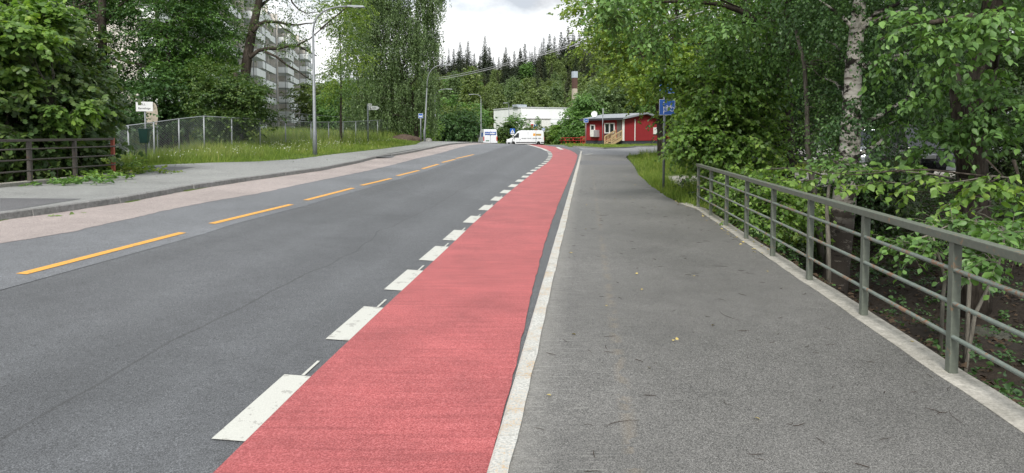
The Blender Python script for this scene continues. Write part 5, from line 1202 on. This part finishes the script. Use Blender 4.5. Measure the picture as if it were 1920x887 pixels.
sapling('sapling', 'crooked grey sapling behind the nearest railing post', [(1812,590),(1818,530),(1822,470),(1832,400)], 7.4, .028, [(1850,400,7.4,40,30,.4),(1900,430,7.2,40,40,.4)], 'leaf_mid', 235, 9)
# dark rough trunk with big light branches
d = 10.2; b0 = ground_pt(1835, d)
st = [dict(pts=[b0+[0,0,-.4]]+[at(x, y, d) for x, y in [(1832,480),(1826,380),(1822,300),(1828,220),(1842,140),(1858,60),(1868,-20),(1872,-100)]], r=(.24,.14)), dict(pts=[at(x, y, 9.8) for x, y in [(1815,330),(1802,270),(1795,200),(1788,120)]], r=(.12,.07)),
      dict(pts=[at(x, y, 8.5) for x, y in [(1860,90),(1820,30),(1760,40),(1700,50),(1650,75)]], r=(.06,.01)), dict(pts=[at(x, y, 8.0) for x, y in [(1845,330),(1800,325),(1740,318),(1680,320),(1610,328),(1540,322)]], r=(.014,.004)), dict(pts=[at(x, y, 7.4) for x, y in [(1850,300),(1880,330),(1830,355),(1770,362),(1700,358)]], r=(.012,.004)), dict(pts=[at(x, y, 7.6) for x, y in [(1900,300),(1910,330),(1890,345),(1850,350)]], r=(.02,.005))]
near = [B(*q) for q in [(1770,30,8.2,80,26,.6),(1690,80,8.0,52,26,.5),(1850,25,7.8,50,24,.5),(1800,90,8.6,60,30,.6),(1900,110,8.4,50,50,.7),(1880,200,8.8,60,40,.7),(1825,205,8.9,50,36,.5),(1850,275,8.6,50,36,.5),(1770,270,9,40,30,.5)]]
tree('rough_barked_elm', 'thick dark rough-barked trunk with broad leaves at the right picture side', b0, near + [B(*q) for q in [(1760,150,10,60,50,1.0),(1895,250,9.6,34,40,.6),(1715,215,10.5,50,35,.8),(1850,-50,9.5,140,60,1.5)]] + [((8.6,10,6.8),(3.6,4.5,1.5)), ((11,14,8),(4,4,2)), ((7,6,5.6),(1.8,2.2,.8))],
     'leaf_mid', 'bark', .2, 241, 380, 11, SP(.42, 8, .098, .064, droop=.4, kind='ovate', twig=.003, hang=.45), stems=st, limbs=20, lo=.2, tseg=14, clump=.17, cz=.35)
def low_branches(label, rows, seed, d):
    r = np.random.default_rng(seed); O = []; Dv = []
    b = at(rows[0][0][0], rows[0][0][1], d); root = empty('linden_branch', b, 0, label, 'branch', None); m = MB()
    for row in rows:
        P = np.array([at(x, y, d + .12*sin(x*.05)) for x, y in row]) - b; m.tube(P, np.linspace(.014, .004, len(P)), 5)
        for a_, c_ in zip(P[:-1], P[1:]):
            for t in np.linspace(0, 1, 4): O.append(a_+(c_-a_)*t + r.normal(0,.03,3)); Dv.append((c_-a_)/np.linalg.norm(c_-a_)*.8 + r.normal(0,.5,3)*[1,1,.4])
    parts, tw = sprays(r, np.array(O), np.array(Dv), .26, 6, .098, .078, .35, 'ovate', .9, .003, .4)
    for p in tw: m.tube(p, [.003,.0025,.002,.0015], 3, cap=False)
    m.build('twigs', M['bark_grey'], root, smooth=True); link('foliage', leafmesh('foliage', parts, M['leaf_lime']), root)
low_branches('fresh lime-green leaf branch reaching left above the middle of the top rail', [[(1790,335),(1740,325),(1690,322),(1640,320),(1590,322)],[(1740,325),(1700,345),(1650,340),(1600,350)]], 251, 8.2)
low_branches('fresh lime-green leaf branch hanging above the right top rail', [[(1900,335),(1860,330),(1815,338),(1760,345)],[(1860,330),(1840,355),(1795,375),(1765,392)],[(1890,340),(1905,360),(1870,350)]], 252, 7.2)
low_branches('fresh lime-green leaf branch before the thin sapling left of the birch', [[(1545,330),(1510,318),(1470,315),(1435,318)],[(1540,335),(1500,340),(1465,338)]], 253, 10.2)
# woodland further back on the right, its depth shade painted by darkened leaf colours
for i, (px, d, lf, lab, s_) in enumerate([(1330,46,'leaf_shade','tree behind the gravel parking left of the elm trunk',1),(1420,52,'leaf_shade','dark tree behind the navy car',1),(1500,44,'leaf_dark','olive tree behind the dark car left of the birch',1),(1590,50,'leaf_shade','tree standing behind the white birch trunk',1),(1670,42,'leaf_shade','dark tree behind the silver car',1),(1760,48,'leaf_shade','tree behind the black tall car',1),(1850,40,'leaf_shade','dark tree behind the rough elm trunk',1),(1945,46,'leaf_dark','tree behind the white parked van',1),(2060,40,'leaf_shade','dark tree beyond the white parked van',1)]):
    b0 = ground_pt(px, d); h = 13.0
    tree('leafy_tree', lab, b0, [(b0+[0,0,h*.62],(4.0,3.4,h*.36)), (b0+[1.5,-1,h*.30],(3.4,2.8,2.2)), (b0+[-1.8,0,h*.42],(3.0,2.6,2.4)), (b0+[0,-.5,1.6],(3.6,2.0,1.5))], lf, 'bark', .22, 260+i, 170, 13, SP(1.0, 10, .20, .14, droop=.4), group='woodland trees behind the parked cars', limbs=14, lo=.35)
for i, (px, d, lf, lab) in enumerate([(1325,94,'leaf_shade','far dark tree behind the maple in the woodland'),(1370,66,'leaf_dark','far tree in the second row behind the navy car'),(1450,62,'leaf_shade','far dark tree in the second row behind the elm trunk'),(1540,68,'leaf_dark','far tree in the second row behind the dark parked car'),(1630,60,'leaf_shade','far dark tree in the second row behind the birch'),(1720,64,'leaf_shade','far dark tree in the second row behind the tall black car'),(1810,58,'leaf_dark','far tree in the second row left of the rough trunk'),(1900,62,'leaf_shade','far dark tree in the second row behind the parked white van'),(2000,56,'leaf_dark','far tree in the second row beyond the picture edge')]):
    b0 = ground_pt(px, d); h = 17.0
    tree('leafy_tree', lab, b0, [(b0+[0,0,h*.62],(4.6,3.4,h*.36)), (b0+[1.5,-1,h*.30],(4,2.8,3.2)), (b0+[-1.8,0,h*.2],(4,2.6,2.6))], lf, 'bark', .24, 460+i, 150, 13, SP(1.2, 10, .28, .19, droop=.4), group='woodland trees behind the parked cars', limbs=12, lo=.35)
for i, (px, d, lf, py, rx, ry, lab) in enumerate([(1905,18,'leaf_shade',290,50,60,'dark bush in front of the parked white van'),(1795,20,'leaf_shade',215,50,34,'dark bush over the black car roof'),(1850,19,'leaf_dark',215,60,50,'bush behind the rough trunk'),(1640,15,'leaf_shade',360,50,34,'dark low bush right of the birch foot'),(1470,19,'leaf_shade',230,60,50,'dark bush behind the elm trunk')]):
    b0 = ground_pt(px, d)
    tree('bush', lab, b0, [B(px, py, d, rx, ry, rx*d/F*.8)], lf, 'bark_grey', .03, 280+i, 60, 11, SP(.5, 9, .10, .065, droop=.4, twig=.004), cat='bush', limbs=10, lo=.3, top=max(.4, (at(px,py,d)-b0)[2]*.7))

# ------------------------------------------------------------------ grass and ground plants
def scatter_blades(name, XY, hmin, hmax, w, mat, seed, lean=.35, zoff=0.0, label=None, cat=None):
    r = np.random.default_rng(seed); x, y = XY[:, 0], XY[:, 1]; z = G(x, y) + zoff - .02; n = len(x)
    D = np.column_stack([r.normal(0, lean, n), r.normal(0, lean, n), np.ones(n)]); N = np.column_stack([r.normal(0,1,n), r.normal(0,1,n), np.zeros(n)])
    h = r.uniform(hmin, hmax, n)*np.clip(r.normal(1,.2,n),.5,1.5); W = w*(1+y/26)*r.uniform(.7,1.3,n)
    o = link(name, leafmesh(name, [leaves(np.column_stack([x,y,z]), D, N, h, W, 'blade')], M[mat]))
    return tag(o, label, cat, kind='stuff')
def pts_left(n, y0, y1, t0, t1, seed, p=1.0):
    r = np.random.default_rng(seed); u = r.random(n); y = y0*(y1/y0)**u; t = t0 + (t1-t0)*r.random(n)**p; return np.column_stack([SB(y)-t, y])
def clumpy(P, seed, sc=.9, thr=.0):
    r = np.random.default_rng(seed); k = np.sin(P[:,0]*sc*1.3+1)*np.sin(P[:,1]*sc*.8+2)+np.sin(P[:,0]*sc*3.1)*.5*np.sin(P[:,1]*sc*2.3); return P[k + r.normal(0,.5,len(P)) > thr]
scatter_blades('verge_grass', pts_left(26000, 21.5, 92, .02, 4.0, 1, .8), .06, .20, .007, 'grass', 1, .5)
scatter_blades('tall_grass', clumpy(pts_left(24000, 22, 40, 1.6, 8, 2), 3, .8, -.2), .2, .5, .007, 'dry_grass', 2, .22)
scatter_blades('tall_grass', clumpy(pts_left(15000, 22, 55, .8, 4, 5), 3, 1.2, .1), .15, .36, .009, 'grass', 6, .35)
r_ = np.random.default_rng(8); u = r_.random(26000); yy = 40*(165/40)**u; XY = np.column_stack([-10 - (38*r_.random(len(u)))*np.clip(yy/110,.3,1.2) , yy]); XY = XY[XY[:,0] < SB(np.minimum(yy, 60))-3]
scatter_blades('field_grass', XY, .4, .85, .012, 'dry_grass', 9, .2)
XY = np.column_stack([r_.uniform(-12, -2, 3000), r_.uniform(108, 140, 3000)]); scatter_blades('far_bank_grass', XY, .4, 1.0, .02, 'grass', 10, .3)
# right: triangle of grass between path end, sign and gravel
def pts_right(n, y0, y1, t0, t1, seed):
    r = np.random.default_rng(seed); y = y0*(y1/y0)**r.random(n); return np.column_stack([PR(y)+t0+(t1-t0)*r.random(n), y])
P = np.concatenate([pts_right(7000, 14.8, 20.2, .06, 3.2, 11), pts_right(2500, 20, 26, .04, .8, 12), pts_right(16000, 26, 46, .1, 7.5, 13)])
ins = (P[:,1] > SSN(P[:,0])-.5); scatter_blades('verge_grass', P[~ins], .10, .32, .008, 'grass', 14, .45)
P2_ = clumpy(P[(~ins) & (P[:,0]-PR(P[:,1]) > .8)], 4, 1.5, .1); scatter_blades('tall_grass', P2_, .3, .65, .008, 'grass', 15, .3)
r_ = np.random.default_rng(16); xx = r_.uniform(5.2, 22, 9000); XY = np.column_stack([xx, SSF(xx)+.25+(1.0*r_.random(9000)**1.4)*14]); scatter_blades('lawn_grass', XY, .06, .2, .010, 'grass', 17, .5)
# white flowers in the left bank
P = clumpy(pts_left(1500, 24, 50, .9, 3.6, 21), 5, 1.6, .35); r_ = np.random.default_rng(22); z = G(P[:,0], P[:,1]) + r_.uniform(.2,.5,len(P)); n = len(P)
tag(link('white_flowers', leafmesh('white_flowers', [leaves(np.column_stack([P, z]), r_.normal(0,1,(n,3)), np.array([0,-.3,1.])+r_.normal(0,.3,(n,3)), (.034), .034, 'kite')], M['petal'])), kind='stuff')
# weeds at the railing ends, ferns and litter plants beneath the right railing
def weed(x, y, h, leaf, label, seed, n=26, L=.13, spread=.35, cat='weed', name='weed'):
    r = np.random.default_rng(seed); z = max(Gs(x, y), float(S(x, y)) if SB(y) < x < KB(y) else -9); root = empty(name, (x,y,z), 0, label, cat)
    O = r.normal(0, 1, (n,3))*[spread,spread,0]; D = O*1.2 + [0,0,.9] + r.normal(0,.25,(n,3)); parts, tw = sprays(r, O, D, h, 8, L, L*.45, .4, 'ovate', .8, .004)
    link('foliage', leafmesh('foliage', parts, M[leaf]), root)
    m = MB()
    for p in tw: m.tube(p, [.004,.0035,.003,.002], 3, cap=False)
    m.build('stalks', M['leaf_mid'], root)
for i, (px, py, h, lf, lab, n) in enumerate([(232,322,.55,'leaf_lime','bright broad-leaved weed right at the red end post',36),(255,325,.35,'grass','low grassy tuft on the pavement edge right of the red post',40),(190,337,.35,'leaf_lime','weed growing under the rail left of the red post',30),(160,322,.7,'leaf_lime','tall pale weed behind the rusty railing',34),(135,345,.25,'leaf_mid','trampled low weed on the pavement by the rusty railing',24),(218,300,.9,'leaf_mid','tall weed behind the red end post',34)]):
    q = trace(px, py, S); weed(q[0]-(.25 if i in (3,5) else 0), q[1], h, lf, lab, 300+i, n, .14)
r_ = np.random.default_rng(31); XY = np.column_stack([r_.uniform(3.2, 12, 900), r_.uniform(2.5, 17, 900)]); XY = XY[(XY[:,0] > PR(XY[:,1])+.35)]
XY = clumpy(XY, 6, 1.4, -.15); n = len(XY); O = np.column_stack([XY, G(XY[:,0], XY[:,1])]); O = np.repeat(O, 4, 0)+r_.normal(0,.07,(n*4,3)); D = r_.normal(0,.6,(n*4,3))+[0,0,.8]
parts, tw = sprays(r_, O, D, .26, 6, .058, .040, .35, 'ovate'); tag(link('undergrowth', leafmesh('undergrowth', parts, M['leaf_dark'])), kind='stuff')
XY = np.column_stack([r_.uniform(4.2, 16, 620), r_.uniform(12.5, 20.2, 620)]); XY = XY[XY[:,0] > PR(XY[:,1])+.5]; n = len(XY); O = np.column_stack([XY, G(XY[:,0], XY[:,1])]); O = np.repeat(O, 5, 0)+r_.normal(0,.12,(n*5,3))*[1,1,0]
parts, tw = sprays(r_, O, r_.normal(0,.5,(n*5,3))+[0,0,1.], .62, 9, .09, .06, .3, 'kite'); tag(link('undergrowth', leafmesh('undergrowth', parts, M['leaf_shade'])), kind='stuff')
XY = np.column_stack([r_.uniform(3.2, 12, 9000), r_.uniform(2.5, 17, 9000)]); XY = XY[(XY[:,0] > PR(XY[:,1])+.3)]; n = len(XY)
P = np.column_stack([XY, G(XY[:,0], XY[:,1])+.015]); tag(link('leaf_litter', leafmesh('leaf_litter', [leaves(P, r_.normal(0,1,(n,3))*[1,1,.2], np.array([0,0,1.])+r_.normal(0,.35,(n,3)), .07, .045, 'kite')], plain('dead_leaves', (.06,.042,.028), .9, .1, 0, .5, 40))), kind='stuff')
def fern(x, y, seed, label):
    r = np.random.default_rng(seed); root = empty('fern', (x, y, Gs(x, y)), 0, label, 'fern'); parts = []
    O = np.zeros((9,3)); a = np.linspace(0, 2*pi, 9, endpoint=False)+r.normal(0,.2,9); D = np.column_stack([cos_(a), sin_(a), np.full(9,.75)])
    p, _ = sprays(r, O, D, .62, 26, .11, .03, .55, 'kite', 1.0, 0, .1); link('fronds', leafmesh('fronds', p, M['leaf_lime']), root)
cos_, sin_ = np.cos, np.sin
for i, (x, y, lab) in enumerate([(4.35,5.0,'green fern below the nearest railing gap at the picture edge'),(4.9,5.9,'fern higher on the bank behind the slanting sapling'),(5.6,6.6,'fern by the rocks on the leaf litter bank')]): fern(x, y, 320+i, lab)
# fallen twigs and bits on the footpath
r_ = np.random.default_rng(41); m = MB()
for k in range(160):
    y = 3.0*(30/3.0)**r_.random(); x = float(KR(y)) + .1 + (float(PR(y))-float(KR(y))-.15)*r_.random(); L = r_.uniform(.03,.11) if k % 14 else r_.uniform(.15,.32); a = r_.normal(0,.8) + (0 if r_.random() < .75 else 1.3); c_ = r_.normal(0,.5)
    t = np.linspace(-.5,.5,5); P = np.column_stack([x+L*(t*cos(a)-c_*t*t*sin(a)), y+L*(t*sin(a)+c_*t*t*cos(a)), np.full(5, float(Z6(x,y))+.006)]); m.tube(P, r_.uniform(.0011,.0022)*np.array([.6,1,1,.9,.4]), 4)
tag(m.build('fallen_twigs', M['twig']), kind='stuff')
def bits(name, n, mat, seed, y0, y1, fl, fr, fn, L=.05):
    r = np.random.default_rng(seed); y = y0*(y1/y0)**r.random(n); x = fl(y)+(fr(y)-fl(y))*r.random(n); P = np.column_stack([x, y, fn(x, y)+.012])
    tag(link(name, leafmesh(name, [leaves(P, r.normal(0,1,(n,3))*[1,1,.15], np.array([0,0,1.])+r.normal(0,.2,(n,3)), L*r.uniform(.5,1.3,n), L*.6, 'ovate')], M[mat])), kind='stuff')
bits('fallen_leaves', 26, 'leaf_dry', 51, 3.4, 25, lambda y: KR(y)+.1, lambda y: PR(y)+.15, Z6, .045)
bits('fallen_leaves', 70, 'leaf_dry', 52, 9, 16, lambda y: PR(y)-.12, lambda y: PR(y)+.2, Z6, .05)
bits('fallen_leaves', 5, 'leaf_fallen', 53, 11, 11.6, lambda y: KB(y)+.10, lambda y: KB(y)+.4, R, .16)
bits('fallen_leaves', 30, 'leaf_fallen', 54, 15, 30, lambda y: SB(y)+.05, lambda y: SB(y)+1.6, S, .09)
# ------------------------------------------------------------------ light, sky, render settings
SUN_EL, SUN_AZ = radians(46), radians(192)      # azimuth: direction the light comes from, clockwise from +y
w = bpy.data.worlds.new('World'); scene.world = w; w.use_nodes = True; nt = w.node_tree; nt.nodes.clear()
def wn(t, **k):
    x = nt.nodes.new(t)
    for a, b in k.items(): setattr(x, a, b)
    return x
wo = wn('ShaderNodeOutputWorld'); sky = wn('ShaderNodeTexSky', sky_type='NISHITA'); sky.sun_disc = False
sky.sun_elevation = SUN_EL; sky.sun_rotation = SUN_AZ; sky.air_density = 1.0; sky.dust_density = 2.0
b1 = wn('ShaderNodeBackground'); b1.inputs['Strength'].default_value = .13; nt.links.new(sky.outputs[0], b1.inputs['Color'])
tc = wn('ShaderNodeTexCoord'); sep = wn('ShaderNodeSeparateXYZ'); nt.links.new(tc.outputs['Generated'], sep.inputs[0])
def wm(op, a, b):
    m = wn('ShaderNodeMath', operation=op)
    for i, v in enumerate((a, b)):
        if isinstance(v, (int, float)): m.inputs[i].default_value = v
        else: nt.links.new(v, m.inputs[i])
    return m.outputs[0]
den = wm('ADD', wm('MAXIMUM', sep.outputs[2], 0.0), .40)
comb = wn('ShaderNodeCombineXYZ'); nt.links.new(wm('DIVIDE', sep.outputs[0], den), comb.inputs[0]); nt.links.new(wm('DIVIDE', sep.outputs[1], den), comb.inputs[1])
def wnoise(scale, det, loc):
    mp = wn('ShaderNodeMapping'); mp.inputs['Location'].default_value = loc; nt.links.new(comb.outputs[0], mp.inputs['Vector'])
    n = wn('ShaderNodeTexNoise'); n.inputs['Scale'].default_value = scale; n.inputs['Detail'].default_value = det; n.inputs['Roughness'].default_value = .58
    nt.links.new(mp.outputs[0], n.inputs['Vector']); return n.outputs['Fac']
n1 = wnoise(3.2, 8, (2.3, 1.1, 0)); n2 = wnoise(.8, 5, (.4, .2, 5))
cr = wn('ShaderNodeValToRGB'); e = cr.color_ramp.elements
e[0].position = .37; e[0].color = (.46,.48,.51,1); e[1].position = .585; e[1].color = (.93,.94,.95,1)
m_ = e.new(.46); m_.color = (.66,.68,.70,1); nt.links.new(n1, cr.inputs['Fac'])
b2 = wn('ShaderNodeBackground'); b2.inputs['Strength'].default_value = 1.0; nt.links.new(cr.outputs[0], b2.inputs['Color'])
mr = wn('ShaderNodeMapRange'); mr.inputs['From Min'].default_value = .36; mr.inputs['From Max'].default_value = .52; mr.inputs['To Min'].default_value = .45
nt.links.new(n2, mr.inputs['Value'])
mx = wn('ShaderNodeMixShader'); nt.links.new(mr.outputs[0], mx.inputs[0]); nt.links.new(b1.outputs[0], mx.inputs[1]); nt.links.new(b2.outputs[0], mx.inputs[2])
nt.links.new(mx.outputs[0], wo.inputs['Surface'])
sl = bpy.data.lights.new('sun', 'SUN'); sl.energy = 2.7; sl.angle = radians(16); sl.color = (1, .96, .9)
so = bpy.data.objects.new('sun', sl); COL.objects.link(so); so.location = (-30, -40, 60)
so.rotation_euler = (pi/2 - SUN_EL, 0, -SUN_AZ + pi) if False else (radians(90)-SUN_EL, 0, pi - SUN_AZ)
vs = scene.view_settings; vs.view_transform = 'Standard'; vs.look = 'None'; vs.exposure = 0.56; vs.gamma = 1.0; vs.use_curve_mapping = False
cy = scene.cycles; cy.max_bounces = 6; cy.diffuse_bounces = 3; cy.glossy_bounces = 2; cy.transmission_bounces = 4; cy.transparent_max_bounces = 4
cy.use_denoising = True; cy.caustics_reflective = False; cy.caustics_refractive = False; cy.use_adaptive_sampling = True; cy.adaptive_threshold = .015
scene.render.film_transparent = False
scene.render.use_persistent_data = False
